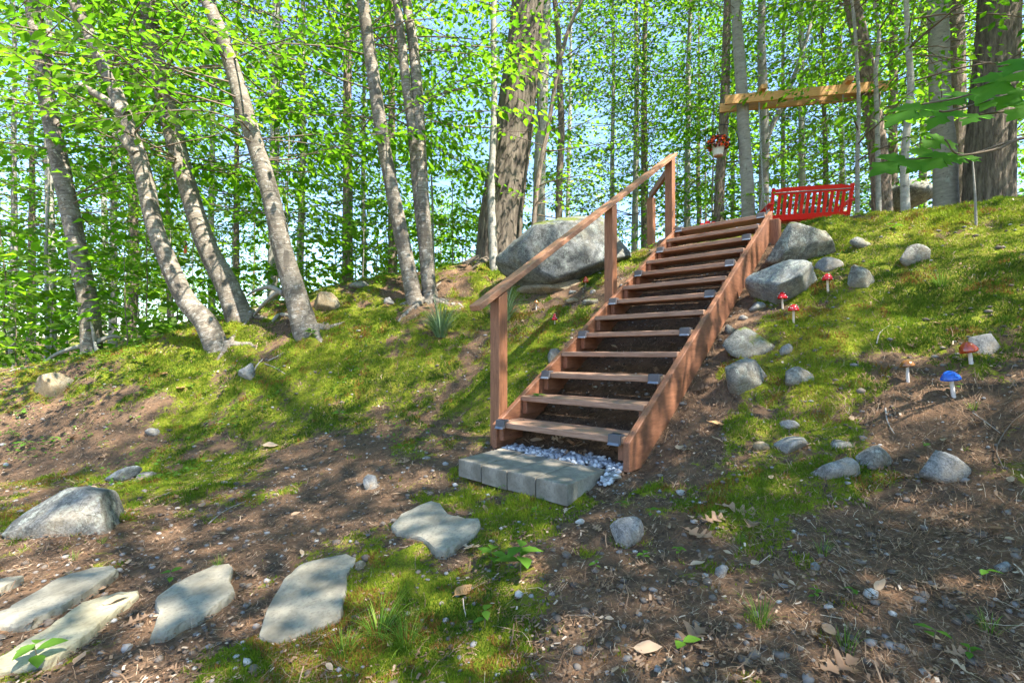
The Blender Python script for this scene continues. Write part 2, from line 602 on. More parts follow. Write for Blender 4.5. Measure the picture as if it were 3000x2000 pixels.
M_LEAF3 = leaf_mat('leaf_dark', (.018, .055, .010), (.06, .125, .012), 3.2, .55)
M_LEAFF = leaf_mat('leaf_far', (.05, .10, .012), (.16, .22, .024), 3.0, .60)
M_MAPLE = leaf_mat('leaf_maple', (.05, .15, .018), (.09, .21, .028), 3.2, .55, .05)
M_SEED = leaf_mat('leaf_seedling', (.06, .15, .018), (.13, .25, .03), 1.6, .4)
M_BIRCH = bark_mat('bark_birch', 'birch')
M_OAK = bark_mat('bark_oak', 'oak')
M_PINE = bark_mat('bark_brown', 'pine')
M_BEECH = bark_mat('bark_grey', 'beech')
M_TWIG = plain('twig_brown', (.15, .115, .085), .85, .15)
M_TWIGG = plain('twig_grey', (.26, .235, .21), .85, .2, var=.3)
STAIN0, STAIN1 = (.15, .058, .030), (.255, .112, .060)
M_WOODX = wood_mat('stained_wood_along_x', STAIN0, STAIN1, grain=(1.2, 14, 14))
M_WOODY = wood_mat('stained_wood_along_y', STAIN0, STAIN1, grain=(14, 1.6, 10))
M_WOODZ = wood_mat('stained_wood_along_z', (.18, .066, .031), (.31, .135, .066), grain=(14, 14, 1.2))
M_RAIL = wood_mat('weathered_rail_wood', (.22, .088, .042), (.39, .20, .112), grain=(16, 1.4, 9))
M_TREADW = wood_mat('worn_tread_wood', (.20, .105, .062), (.37, .225, .155), grain=(1.2, 18, 14))
M_PLUMB = plain('end_grain_wood', (.115, .09, .075), .9, .2, var=.35, scale=60, bmp=.4)
M_CEDAR = wood_mat('new_fir_wood', (.50, .24, .065), (.66, .36, .12), grain=(1.3, 14, 14))
M_RED = plain('red_paint', (.80, .014, .010), .38, .5, var=.06)
M_STEEL = plain('steel', (.42, .44, .46), .4, .5, .9, var=.1)
M_CHAIN = plain('galvanised_chain', (.50, .52, .55), .45, .5, .6, var=.1)
M_LITE = plain('step_light_shell', (.085, .078, .082), .6, .3, var=.08)
M_LENS = plain('step_light_lens', (.13, .15, .19), .4, .4, var=.06)
M_SOLAR = plain('step_light_panel', (.035, .045, .06), .2, .6, var=.1)
M_CONC = None
M_WHITEP = plain('white_plastic', (.80, .80, .78), .4, .5, var=.03)
M_CLAY = plain('saucer_pink', (.62, .36, .28), .6, .4, var=.05)
M_BLACK = plain('black_metal', (.014, .014, .015), .45, .5)
M_ORANGE = plain('orange_paint', (.85, .10, .012), .45, .5, var=.05)
M_FLO = plain('orange_petal', (.88, .10, .008), .6, .3, var=.1)
M_FLM = plain('burgundy_petal', (.16, .012, .035), .6, .3, var=.2)
M_STEM = plain('mushroom_stem', (.60, .47, .36), .6, .4, var=.12, scale=60)
M_STEMW = plain('mushroom_stem_pale', (.56, .50, .46), .6, .4, var=.15, scale=60)
M_CAPR = plain('glazed_red', (.60, .010, .014), .16, .6, var=.1)
M_CAPW = plain('glazed_white', (.85, .83, .80), .2, .6, var=.03)
M_CAPO = plain('glazed_orange', (.36, .05, .012), .12, .7, var=.6, scale=25)
M_CAPB = plain('glazed_brown', (.19, .078, .02), .12, .7, var=.6, scale=25)
M_CAPBL = plain('glazed_blue', (.012, .10, .50), .12, .7, var=.5, scale=25)
M_GRAY = rock_mat('granite_grey', (.12, .116, .105), (.26, .25, .225), lich=.6, dark=.6)
M_GRAYM = rock_mat('granite_mossy', (.12, .118, .105), (.255, .25, .22), lich=.65, moss=.55, dark=.55)
M_BLUE = rock_mat('granite_blue', (.135, .142, .14), (.26, .27, .262), lich=.55, moss=.2, dark=.4)
M_TAN = rock_mat('stone_tan', (.19, .145, .09), (.33, .265, .175), lich=.25, dark=.3)
M_PALE = rock_mat('stone_pale', (.17, .165, .157), (.31, .30, .285), lichen=(.38, .37, .35), lich=.4, dark=.5, scale=1.6)
M_BOULD = rock_mat('granite_boulder', (.095, .096, .09), (.20, .205, .195), lichen=(.27, .295, .26), lich=.65, moss=.45, dark=.6, scale=.8)


def slab_mat(name, c0, c1, seams=0.0):
    m, t, b, n, l = nt(name)
    co = objco(t)
    a = noise(t, co, 5, 5, .6); f = noise(t, co, 70, 4, .7)
    c = mix(t, ramp(t, a, [(.40, 0.0), (.60, 1.0)]), tuple(x * .85 for x in c0), c1)
    c = mix(t, math_n(t, 'MULTIPLY', ramp(t, f, [(.36, 1.0), (.5, 0.0)]), .5), c, tuple(x * .6 for x in c0))
    c = mix(t, math_n(t, 'MULTIPLY', ramp(t, noise(t, co, 9, 7, .75, dist=.8), [(.55, 0.0), (.64, 1.0)]), .5), c, (.16, .135, .095))
    l.new(c, b.inputs['Base Color'])
    b.inputs['Roughness'].default_value = .85
    b.inputs['Specular IOR Level'].default_value = .25
    bump(t, b, mix(t, .5, a, f), .35, .01)
    return m


M_SLAB = slab_mat('flagstone_grey', (.20, .18, .138), (.30, .272, .212))
M_SLABT = slab_mat('flagstone_tan', (.26, .23, .15), (.37, .335, .23))
M_SLABW = slab_mat('flagstone_warm', (.185, .165, .125), (.27, .245, .19))
M_CONC = slab_mat('concrete', (.19, .167, .132), (.29, .256, .208))

# ------------------------------------------------------------------ moss cover map (world space)
MP = []          # (x, y, radius, strength)


def patch(px, py, rpx, s):
    g = ground(px, py)
    MP.append((g.x, g.y, rpx * g.y / F_PX, s))


for a in ((1580, 1470, 150, .55), (1470, 1550, 80, .8), (1400, 1860, 260, .75), (1050, 1960, 260, .65), (720, 1930, 170, .55),
          (1230, 1790, 120, .6), (1640, 1360, 60, .2), (560, 1390, 150, .55), (1690, 1620, 60, .6), (2440, 1370, 130, .5), (2350, 1270, 110, .45),
          (2560, 1420, 110, .5), (2300, 1530, 60, .5), (1950, 1390, 70, .3), (2480, 1570, 60, .35), (110, 1600, 120, .4), (860, 1620, 70, .4),
          (1000, 1200, 300, .3), (700, 1150, 300, .3), (1480, 1080, 90, .6), (1560, 1020, 90, .5), (2700, 850, 300, .4), (2500, 950, 200, .3), (2800, 700, 300, .3),
          (900, 1050, 200, .35), (1400, 900, 120, .3), (2450, 700, 120, .4), (600, 1000, 120, .3),
          (1000, 1480, 330, -.55), (600, 1560, 300, -.45), (2000, 1380, 130, -.4), (2300, 1700, 420, -.45), (2800, 1650, 400, -.35), (1750, 1830, 330, -.5),
          (1700, 1000, 60, -.6), (2050, 1200, 120, -.6), (2150, 1000, 60, -.45), (1780, 850, 90, -.5), (1050, 810, 120, -.5), (200, 1300, 160, -.4), (2760, 1230, 140, -.35),
          (1650, 880, 50, -.3), (1560, 1150, 60, -.4), (860, 950, 60, -.4), (2100, 870, 60, -.6)):
    patch(*a)


def moss_at(x, y):
    x = np.asarray(x, float); y = np.asarray(y, float)
    z = H0(x, y)
    v = .28 + .27 * sstep(-.85, -.35, z) - .25 * sstep(1.35, 1.7, z)
    v = v + .80 * fbm(x * 1.3, y * 1.3, 6) + .70 * fbm(x * 3.6, y * 3.6, 2) + .55 * fbm(x * 10, y * 10, 5)
    v = v - .05 * sstep(.2, -.8, x) * sstep(.9, .2, z) - .04 * sstep(1.4, 2.2, x)
    for (mx, my, r, s) in MP:
        v = v + s * np.exp(-((x - mx) ** 2 + (y - my) ** 2) / (r * r))
    lx, ly = stair_local(x, y)
    st = sstep(-1.08, -.95, lx) * (1 - sstep(.06, .22, lx)) * sstep(-.3, -.1, ly) * (1 - sstep(3.1, 3.4, ly))
    v = v - 1.2 * st
    return np.clip(v, 0, 1)

# ------------------------------------------------------------------ flagstones and pavers: planned before the ground so that it can bed them
ZO = .5102
STONES = [
    ('stepping_stone', 'large pointed grey-brown flagstone nearest the grassy clump, between two smaller flagstones', M_SLABW, .045,
     [(1480, 1100), (1530, 950), (1600, 830), (1640, 760), (1720, 690), (1800, 665), (1990, 625), (2050, 650), (2040, 690), (2000, 740), (1990, 830), (1970, 920), (1960, 980), (1860, 1030), (1740, 1080), (1620, 1130), (1510, 1135)]),
    ('stepping_stone', 'blue-grey flagstone with a notched left edge, left of the largest flagstone', M_SLAB, .045,
     [(890, 900), (905, 870), (1000, 800), (1100, 750), (1240, 690), (1320, 685), (1340, 710), (1320, 780), (1350, 840), (1330, 860), (1250, 920), (1160, 980), (1060, 1020), (960, 1080), (860, 1100), (890, 1020), (910, 960)]),
    ('stepping_stone', 'long blue-grey flagstone above the tan flagstone at the left edge', M_SLAB, .05,
     [(-120, 1000), (0, 975), (60, 930), (200, 850), (330, 770), (420, 740), (540, 705), (660, 697), (680, 715), (600, 780), (500, 850), (390, 910), (280, 970), (180, 1020), (70, 1040), (0, 1040), (-120, 1060)]),
    ('stepping_stone', 'long tan flagstone in the lower left corner with a dry leaf on it', M_SLABT, .05,
     [(-80, 1260), (0, 1225), (140, 1130), (280, 1050), (400, 960), (480, 905), (600, 870), (700, 845), (800, 838), (800, 860), (700, 930), (610, 1000), (520, 1080), (440, 1140), (350, 1200), (270, 1250), (120, 1280), (0, 1300), (-80, 1310)]),
    ('stepping_stone', 'thin sliver of grey flagstone cut off by the left edge of the picture', M_SLAB, .035,
     [(-100, 800), (0, 775), (60, 762), (130, 755), (135, 770), (60, 800), (0, 830), (-100, 860)]),
    ('stepping_stone', 'pale grey three-cornered flagstone in front of the concrete pavers', M_SLAB, .045,
     [((x * 1.2755) / ZO, (y * 1.2755 - 1300) / ZO) for x, y in ((898, 1205), (920, 1180), (960, 1160), (990, 1149), (1010, 1155), (1030, 1180), (1070, 1190), (1100, 1190), (1105, 1205), (1090, 1225), (1060, 1240), (1040, 1255), (1020, 1265), (1000, 1262), (975, 1240), (950, 1230), (910, 1222))]),
]
stone_plans = []
for (nm, lab, mat, th, pts) in STONES:
    px = [(x * ZO, 1300 + y * ZO) for x, y in pts]
    cpx = (sum(p[0] for p in px) / len(px), sum(p[1] for p in px) / len(px))
    g = ground(*cpx)
    e = .25
    gx = (float(H0(g.x + e, g.y)) - float(H0(g.x - e, g.y))) / (2 * e); gy = (float(H0(g.x, g.y + e)) - float(H0(g.x, g.y - e))) / (2 * e)
    z0 = g.z + .022
    out = []
    for (x, y) in px:
        rx, _, rz = ray(x, y)
        # intersect with the plane z = z0 + gx (x - g.x) + gy (y - g.y)
        d = (z0 - gx * g.x - gy * g.y) / (rz - gx * rx - gy)
        out.append(Vector((rx * d, d, rz * d)))
    c = sum(out, Vector()) / len(out)
    rad = max((p - c).length for p in out)
    stone_plans.append((nm, lab, mat, th, out, c, (gx, gy)))
STONE_FLAT = [(c.x, c.y, rad_, c.z - .018, gx, gy) for (_, _, _, _, out, c, (gx, gy)) in stone_plans for rad_ in [max((p - c).length for p in out) * .8]]
PAV = dict(rf=Vector((.266, 2.32)), rb=Vector((.527, 2.647)), lb=Vector((-.069, 3.227)), lf=Vector((-.33, 2.884)), z=-.650)
FLAT += STONE_FLAT
FLAT.append((.10, 2.77, .45, -.712, .14, .16))

# ------------------------------------------------------------------ the ground, one sheet
def axis(lo, hi, step, far, grow=1.22):
    a = list(np.arange(lo, hi + 1e-6, step))
    s = step; v = hi
    right = []
    while v < far:
        s *= grow; v += s; right.append(v)
    s = step; v = lo
    left = []
    while v > -far:
        s *= grow; v -= s; left.append(v)
    return np.array(left[::-1] + a + right)


gxs = axis(-5.6, 6.0, .028, 170)
gys = axis(.75, 8.2, .028, 170)
GX, GY = np.meshgrid(gxs, gys)
gx_, gy_ = GX.ravel(), GY.ravel()
GZ = H(gx_, gy_)
GM = moss_at(gx_, gy_)
near = (np.hypot(gx_, gy_) < 12)
GZ = GZ + near * sstep(.45, .7, GM) * (.008 + .03 * np.clip(fbm(gx_ * 7, gy_ * 7, 3), 0, 1))
nx, ny = len(gxs), len(gys)
ii = (np.arange(ny - 1)[:, None] * nx + np.arange(nx - 1)[None, :]).ravel()
GQ = np.stack([ii, ii + 1, ii + nx + 1, ii + nx], -1)
gobj = np_obj('ground', np.stack([gx_, gy_, GZ], -1), GQ, M_GROUND, None, True, {'moss': ('FLOAT', GM)})
tag(gobj, 'mossy forest bank of dark soil, pine needles and green moss', kind='structure')

# ------------------------------------------------------------------ staircase
BASEZ = -.66
stair = empty('wooden_staircase', (OX, OY, BASEZ), -TH, 'reddish-brown stained wooden staircase with open risers and one handrail climbing the bank', 'staircase')
SL = RISE / RUN


def nz(y):
    return TZ0 - BASEZ + SL * y


# stringers
for (x0, x1) in ((.002, .042), (-.982, -.942)):
    top = -.022
    dep = .275
    yb = -.004; ye = 12 * RUN + .10
    zt = lambda y: nz(y) + top
    ylow = (0.004 + dep - (nz(0) + top)) / SL
    prof = [(yb, .004), (yb, zt(yb)), (ye, zt(ye)), (ye, zt(ye) - dep), (ylow, .004)]
    prism_x('stringer', prof, x0, x1, M_WOODY, stair, .004)
for n in range(13):
    y0 = n * RUN; z1 = nz(y0)
    j = R_.uniform(-.003, .003)
    t_ = box('tread', -.939, -.001, y0 + j, y0 + .238 + j, z1 - .038, z1, M_TREADW, stair, .004)
    t_.rotation_euler = (0, R_.uniform(-.003, .003), 0)
    for (cx0, cx1) in ((-.938, -.900), (-.040, -.003)):
        box('cleat', cx0, cx1, y0 + .018, y0 + .228, z1 - .038 - .094, z1 - .0385, M_WOODY, stair, .003)
# posts and rails
PY = (.07, 1.64, 3.02)
PW = .089
for k, y in enumerate(PY):
    zb = nz(y) - .40
    if k == 0: zb = -.06
    prof_top = nz(y) + .80 - .02
    bm = bmesh.new()
    x0, x1 = -.984 - PW, -.984
    ys = (y, y + PW)
    ztop = lambda yy: nz(yy) + .800
    v = [bm.verts.new(c) for c in ((x0, ys[0], zb), (x1, ys[0], zb), (x1, ys[1], zb), (x0, ys[1], zb),
                                   (x0, ys[0], ztop(ys[0])), (x1, ys[0], ztop(ys[0])), (x1, ys[1], ztop(ys[1])), (x0, ys[1], ztop(ys[1])))]
    for f in ((0, 3, 2, 1), (4, 5, 6, 7), (0, 1, 5, 4), (1, 2, 6, 5), (2, 3, 7, 6), (3, 0, 4, 7)):
        bm.faces.new([v[i] for i in f])
    bm_obj('post', bm, M_WOODZ, stair, .004)
y0, y1 = -.10, 3.16
prism_x('handrail', [(y0 - .012, nz(y0) + .802), (y0 - .03, nz(y0) + .840), (y1, nz(y1) + .845), (y1, nz(y1) + .802)], -1.078, -.982, M_RAIL, stair, .004)
# landing rail running back from the top post
p3 = Vector((-1.026, 3.10, nz(3.06) + .74))
w4 = at(1908, 579, 6.66)
l4x, l4y = stair_local(w4.x, w4.y)
p4 = Vector((float(l4x), float(l4y), p3.z))
g4 = hz(w4.x, w4.y) - BASEZ
box('post', p4.x - .0445, p4.x + .0445, p4.y - .0445, p4.y + .0445, g4 - .2, p4.z - .047, M_WOODZ, stair, .004)
dirr = (p4 - p3).normalized()
bar('landing_rail', p3 + dirr * .03, p4 + dirr * .07, .04, .09, M_WOODY, stair, .004)
bar('toe_board', Vector((p3.x, p3.y, nz(3.06) - .13)) + dirr * .05, Vector((p4.x, p4.y, g4 + .06)) - dirr * .05, .04, .13, M_WOODY, stair, .004)
box('stringer_block', .043, .128, 2.98, 3.07, nz(2.98) - .32, nz(2.98) - .06, M_WOODZ, stair, .004)

# step lights, at both ends of every second tread
STEPW = ['bottom', 'third', 'fifth', 'seventh', 'ninth', 'eleventh', 'top']


def make_light(parent_name, label, x, n):
    y = n * RUN; z = nz(y)
    c = Vector((OX, OY, BASEZ)) + Vector((SR[0] * x + SD[0] * y, SR[1] * x + SD[1] * y, z))
    e = empty(parent_name, c, -TH, label, 'light', 'solar lights on the stair treads')
    return e


_lm = {}
w = .038


def light_parts(e):
    if not _lm:
        a = prism_x('housing', [(-.026, -.044), (-.016, .014), (.036, .014), (.036, .0015), (-.0055, .0015), (-.0055, -.044)], -w, w, M_LITE, e, .003)
        # flared lens along the lower front edge
        bm = bmesh.new()
        v = [bm.verts.new(c) for c in ((-w + .002, -.034, -.044), (w - .002, -.034, -.044), (w - .008, -.026, -.030), (-w + .008, -.026, -.030),
                                       (-w + .002, -.0262, -.044), (w - .002, -.0262, -.044), (w - .008, -.0238, -.030), (-w + .008, -.0238, -.030))]
        for f in ((0, 1, 2, 3), (7, 6, 5, 4), (0, 4, 5, 1), (1, 5, 6, 2), (2, 6, 7, 3), (3, 7, 4, 0)):
            bm.faces.new([v[i] for i in f])
        b = bm_obj('lens', bm, M_LENS, e, .001)
        c = box('solar_panel', -w + .008, w - .008, -.008, .028, .0142, .0165, M_SOLAR, e, .0008)
        _lm['p'] = (a, b, c)
    else:
        for p in _lm['p']:
            q = p.copy(); link(q, e)


for k, n in enumerate(range(0, 13, 2)):
    for side, x in (('handrail', -.898), ('boulder', -.044)):
        e = make_light('step_light', 'grey solar step light on the %s tread, at its %s end' % (STEPW[k], 'handrail-side' if side == 'handrail' else 'boulder-side'), x, n)
        light_parts(e)

# ------------------------------------------------------------------ concrete pavers
P_ = PAV
for k in range(4):
    f0, f1 = k / 4, (k + 1) / 4
    q = [P_['lf'].lerp(P_['rf'], f0), P_['lf'].lerp(P_['rf'], f1), P_['lb'].lerp(P_['rb'], f1), P_['lb'].lerp(P_['rb'], f0)]
    c = (q[0] + q[1] + q[2] + q[3]) / 4
    q = [c + (p - c) * .970 for p in q]
    dz = (.002, -.002, .001, .0)[k]
    bm = bmesh.new()
    vb = [bm.verts.new((p.x - c.x, p.y - c.y, 0)) for p in q]
    vt = [bm.verts.new((p.x - c.x, p.y - c.y, .105)) for p in q]
    bm.faces.new(vb[::-1]); bm.faces.new(vt)
    for i in range(4):
        bm.faces.new((vb[i], vb[(i + 1) % 4], vt[(i + 1) % 4], vt[i]))
    o = bm_obj('concrete_paver', bm, M_CONC, None, .006, seg=2)
    o.location = (c.x, c.y, P_['z'] - .105 + dz)
    tag(o, ['concrete paver at the handrail end of the row below the stairs', 'second concrete paver from the handrail end of the row',
            'third concrete paver from the handrail end of the row', 'concrete paver at the open front end of the row below the stairs'][k], 'paver', 'concrete pavers at the foot of the stairs')

# ------------------------------------------------------------------ flagstones
for si, (nm, lab, mat, th, out, c, (gx, gy)) in enumerate(stone_plans):
    rng = random.Random(si + 5)
    # refine the outline with small chips
    ring = []
    n = len(out)
    for i in range(n):
        a, b = out[i], out[(i + 1) % n]
        for k in range(3):
            p = a.lerp(b, k / 3)
            if k: p = p + (p - c).normalized() * rng.uniform(-.005, .004)
            ring.append(p - c)
    m = len(ring)
    bm = bmesh.new()
    lv = []
    for (sc_, dz, jit) in ((.90, .004, 0), (.970, .002, .0015), (.996, -.008, .002), (1.006, -.028, .003), (.98, -.09, .004)):
        lv.append([bm.verts.new((p.x * sc_ + rng.uniform(-jit, jit), p.y * sc_ + rng.uniform(-jit, jit), p.z * sc_ + dz + rng.uniform(-jit, jit) * .4)) for p in ring])
    cv = bm.verts.new((0, 0, .005))
    for i in range(m):
        j = (i + 1) % m
        bm.faces.new((cv, lv[0][i], lv[0][j]))
        for k in range(4):
            bm.faces.new((lv[k][i], lv[k + 1][i], lv[k + 1][j], lv[k][j]))
    o = bm_obj(nm, bm, mat)
    o.location = c
    tag(o, lab, 'stepping stone', 'flagstones of the path')

# ------------------------------------------------------------------ rocks
_ico = {}


def ico(sub):
    if sub not in _ico:
        bm = bmesh.new(); bmesh.ops.create_icosphere(bm, subdivisions=sub, radius=1)
        bm.verts.ensure_lookup_table()
        V = np.array([v.co[:] for v in bm.verts]); T = np.array([[v.index for v in f.verts] for f in bm.faces])
        bm.free(); _ico[sub] = (V, T)
    return _ico[sub]


def rock_verts(V, seed, cuts=7, rough=.16, fine=.05):
    rng = np.random.default_rng(seed)
    o = rng.uniform(0, 50)
    n0 = vnoise3(V[:, 0] * 1.1 + o, V[:, 1] * 1.1, V[:, 2] * 1.1, 3) - .5
    P = V * (1 + rough * 3.0 * n0)[:, None]
    for _ in range(cuts + 5):
        nrm = rng.normal(size=3) * np.array([1, 1, .8]); nrm /= np.linalg.norm(nrm)
        d = rng.uniform(.42, .82)
        s = P @ nrm
        P = P - np.where(s > d, (s - d) * .96, 0)[:, None] * nrm
    n1 = vnoise3(V[:, 0] * 2.2 + o, V[:, 1] * 2.2, V[:, 2] * 2.2, 1) - .5
    n2 = vnoise3(V[:, 0] * 6 + o, V[:, 1] * 6, V[:, 2] * 6, 2) - .5
    n3 = vnoise3(V[:, 0] * 15 + o, V[:, 1] * 15, V[:, 2] * 15, 4) - .5
    P = P * (1 + rough * .45 * n1 + fine * 1.3 * n2 + fine * 1.0 * n3)[:, None]
    lo = P.min(0); hi = P.max(0)
    return (P - (lo + hi) / 2) / (hi - lo) * 2


def rock(name, label, x0, y0, x1, y1, mat, seed, depth=.75, cuts=7, sub=3, sink=.28, cat='rock', group=None, rough=.16, rot=None, d=None, tilt=0.0, flat=1.0):
    """a stone whose outline fills the box x0..y1 of the photograph; it sits on the ground met at its foot"""
    fx, fy = (x0 + x1) / 2, y1 - (y1 - y0) * .12
    if d is None:
        g = ground(fx, fy)
        dist = g.y + .3 * depth * (x1 - x0) * g.y / F_PX * .5
    else:
        dist = d
    wd = (x1 - x0) * dist / F_PX
    ht = (y1 - y0) * dist / F_PX
    c = at(fx, (y0 + y1) / 2, dist)
    V, T = ico(sub)
    P = rock_verts(V, seed, cuts, rough)
    P = P * np.array([wd / 2, wd * depth / 2, ht / 2 * (1 + sink)]) * np.array([1, 1, flat])
    if tilt:
        ca, sa = math.cos(tilt), math.sin(tilt)
        P = P @ np.array([[ca, 0, -sa], [0, 1, 0], [sa, 0, ca]])
    c.z -= ht * sink * .5
    o = np_obj(name, P, T, mat, None, True)
    o.location = c
    tag(o, label, cat, group)
    return o


rock('boulder', 'huge lichen-covered grey boulder behind the handrail, below the big oak', 1452, 636, 1850, 848, M_BOULD, 309, .8, 9, 5, .14, 'boulder', rough=.10)
rock('rock', 'tan bedrock ledge under the huge boulder', 1510, 812, 1742, 862, M_TAN, 8, .5, 6, 3, .3, d=6.0)
rock('boulder', 'dark grey boulder with lichen and moss touching the top of the stair stringer', 2235, 657, 2440, 775, M_GRAYM, 33, .8, 5, 4, .15, 'boulder')
rock('boulder', 'pale rounded boulder beside the red mushrooms, right of the stairs', 2200, 761, 2408, 898, M_BLUE, 41, .8, 6, 4, .15, 'boulder')
rock('rock', 'small pale bluish rock above the single red mushroom', 2393, 753, 2464, 796, M_PALE, 5, .7, 8)
rock('rock', 'round mossy grey rock to the right of the single red mushroom', 2480, 774, 2566, 846, M_GRAYM, 6, .8, 5)
rock('rock', 'grey rock half buried in deep moss high on the right bank', 2618, 718, 2714, 776, M_GRAY, 7, .7, 7)
rock('rock', 'flat pale rock with a moss-grown top beside the stair stringer', 2108, 955, 2252, 1036, M_GRAYM, 9, .8, 8)
rock('rock', 'square lichen-spotted grey rock beside the lower stair stringer', 2114, 1046, 2258, 1150, M_GRAY, 27, .7, 11, 4, .15)
rock('rock', 'dark pointed flat rock right of the square grey rock', 2289, 1072, 2390, 1122, M_GRAY, 13, .7, 9)
rock('rock', 'small pale rock above the dark pointed flat rock', 2285, 1006, 2325, 1038, M_PALE, 14, .8, 8, 2)
rock('rock', 'small grey rock touching the stringer above the flat mossy rock', 2123, 950, 2157, 977, M_GRAY, 15, .8, 7, 2)
rock('rock', 'pale angular rock behind the orange mushroom', 2843, 976, 2928, 1038, M_PALE, 16, .6, 9)
rock('rock', 'small pale stone in the sunlit moss above a row of rocks', 2290, 1229, 2338, 1260, M_PALE, 17, .8, 8, 2)
rock('rock', 'wide low grey rock under the small pale stone in sunlit moss', 2276, 1280, 2369, 1321, M_PALE, 18, .8, 8)
rock('rock', 'thin dark slate lying on moss between two pale rocks', 2430, 1288, 2505, 1311, M_GRAY, 19, .8, 9)
rock('rock', 'wide pale rock with black lichen, lowest of the right-hand rocks', 2378, 1336, 2512, 1400, M_PALE, 20, .7, 8)
rock('rock', 'brownish-grey pointed rock tilted above the wide pale rock', 2512, 1302, 2622, 1374, M_GRAY, 22, .8, 9, 3, .2, tilt=.3)
rock('rock', 'long white-grey granite rock sloping down at the right', 2688, 1326, 2842, 1414, M_PALE, 23, .5, 7, 3, .1, tilt=.45)
rock('rock', 'small flat grey stone at the foot of the pale rounded boulder', 2195, 884, 2246, 908, M_BLUE, 24, .8, 7, 2)
rock('rock', 'small brownish stone at the left end of the right-hand rocks', 2208, 1292, 2251, 1320, M_TAN, 25, .8, 7, 2)
rock('rock', 'tiny flat stone between the stringer and the red mushrooms', 2165, 922, 2192, 938, M_PALE, 26, .8, 7, 2)
rock('rock', 'upright pale speckled rock alone in the soil before the stairs', 1795, 1514, 1896, 1607, M_PALE, 28, .6, 6, 3, .15, tilt=-.5)
rock('rock', 'smooth flat oval stone at the corner of the concrete pavers', 1766, 1383, 1822, 1410, M_BLUE, 29, 1.0, 2, 3, .3, rough=.05)
rock('rock', 'tan rock on the mossy bank under the leftmost birch', 107, 1090, 201, 1160, M_TAN, 30, .8, 7)
rock('boulder', 'broad flat-topped grey boulder at the left edge above the flagstones', 84, 1434, 372, 1565, M_GRAY, 215, .7, 8, 5, .3, 'boulder', rough=.12)
rock('rock', 'rounded tan rock behind the birch nearest the boulder slope', 913, 854, 998, 914, M_TAN, 32, .7, 4)
rock('rock', 'pale rock with a root beside it in the moss below the birches', 696, 1062, 745, 1115, M_PALE, 34, .7, 8)
rock('rock', 'flat pale stone in the middle of the left mossy slope', 426, 1252, 473, 1276, M_PALE, 35, .8, 7, 2)
rock('rock', 'long thin slate slab leaning above the broad left boulder', 303, 1360, 414, 1416, M_BLUE, 36, .35, 8, 3, .1, tilt=-.4, flat=.6)
rock('rock', 'small grey stone at the end of the thin slate slab', 403, 1382, 457, 1405, M_GRAY, 37, .8, 7, 2)
rock('rock', 'white quartz stone alone in the soil left of the pavers', 1064, 1390, 1112, 1432, M_PALE, 38, .8, 9, 2)
rock('rock', 'grey stone tucked under the left stringer by the dry needles', 1603, 1020, 1648, 1062, M_GRAY, 39, .8, 5)
rock('rock', 'greenish flat stone just left of the middle handrail post', 1704, 873, 1752, 893, M_GRAYM, 40, .8, 5, 2)
rock('rock', 'tan flat stone left of the greenish one below the huge boulder', 1657, 872, 1700, 888, M_TAN, 42, .8, 5, 2)
rock('rock', 'tiny blue stone below the tan ledge', 1666, 851, 1689, 860, M_BLUE, 43, .8, 5, 2)
rock('rock', 'small pale round stone above the greenish flat stone', 1728, 848, 1746, 862, M_PALE, 44, .8, 5, 2)
rock('rock', 'small stone at the foot of the birch below the tan rounded rock', 944, 945, 970, 967, M_TAN, 45, .8, 7, 2)
rock('rock', 'low grey stone on the soil of the crest behind the birches', 1025, 823, 1081, 843, M_GRAY, 46, .8, 6, 2)
rock('boulder', 'half-hidden grey boulder at the foot of the grey beech trunk', 2568, 530, 2722, 606, M_BOULD, 47, .8, 5, 3, .2, 'boulder')
rock('rock', 'low pale ledge of rock in the moss before the red swing', 2358, 604, 2462, 636, M_GRAY, 48, .8, 4, 3, .3)
rock('rock', 'small white stone in the moss between birches and boulder', 1124, 870, 1156, 892, M_PALE, 49, .8, 8, 2)
rock('rock', 'smooth blue-grey egg-shaped stone at the right edge of the soil', 2915, 1641, 2960, 1672, M_BLUE, 50, .8, 2, 2, rough=.06)
rock('rock', 'white stone in the grass below the dry oak leaves', 2097, 1653, 2136, 1690, M_PALE, 51, .8, 8, 2)
rock('rock', 'small bluish stone right of the white stone in the grass', 2375, 1645, 2402, 1668, M_BLUE, 52, .8, 6, 2)
rock('rock', 'flat grey stone sunk in moss above the round mossy rock', 2490, 695, 2545, 728, M_GRAYM, 53, .8, 6, 2)
rock('rock', 'round pebble-like stone beside the largest flagstone', 1038, 1640, 1072, 1672, M_TAN, 54, .8, 3, 2, rough=.06)

# ------------------------------------------------------------------ red porch swing, its beam, flower basket, garden chair
swA, swB = at(2266.6, 554, 7.5), at(2497.5, 539, 7.27)
swc = (swA + swB) / 2
sw_rz = math.atan2(swB.y - swA.y, swB.x - swA.x)
SWW = .55
swing = empty('porch_swing', (swc.x, swc.y, 1.60), sw_rz, 'bright red slatted porch swing seen from behind, hanging by chains from a beam', 'swing')
zt_, zb_ = 2.547 - 1.60, 2.10 - 1.60


def back_pt(x, f):      # f 0 at the seat, 1 at the top of the back
    return Vector((x, .15 - .15 * f, zb_ + (zt_ - zb_) * f))


bk_up = (back_pt(0, 1) - back_pt(0, 0)).normalized()
bk_n = Vector((1, 0, 0)).cross(bk_up)
for s in (-1, 1):
    bar('back_post', back_pt(s * SWW, -.10), back_pt(s * SWW, 1.03), .045, .045, M_RED, swing, .004, (0, 1, 0))
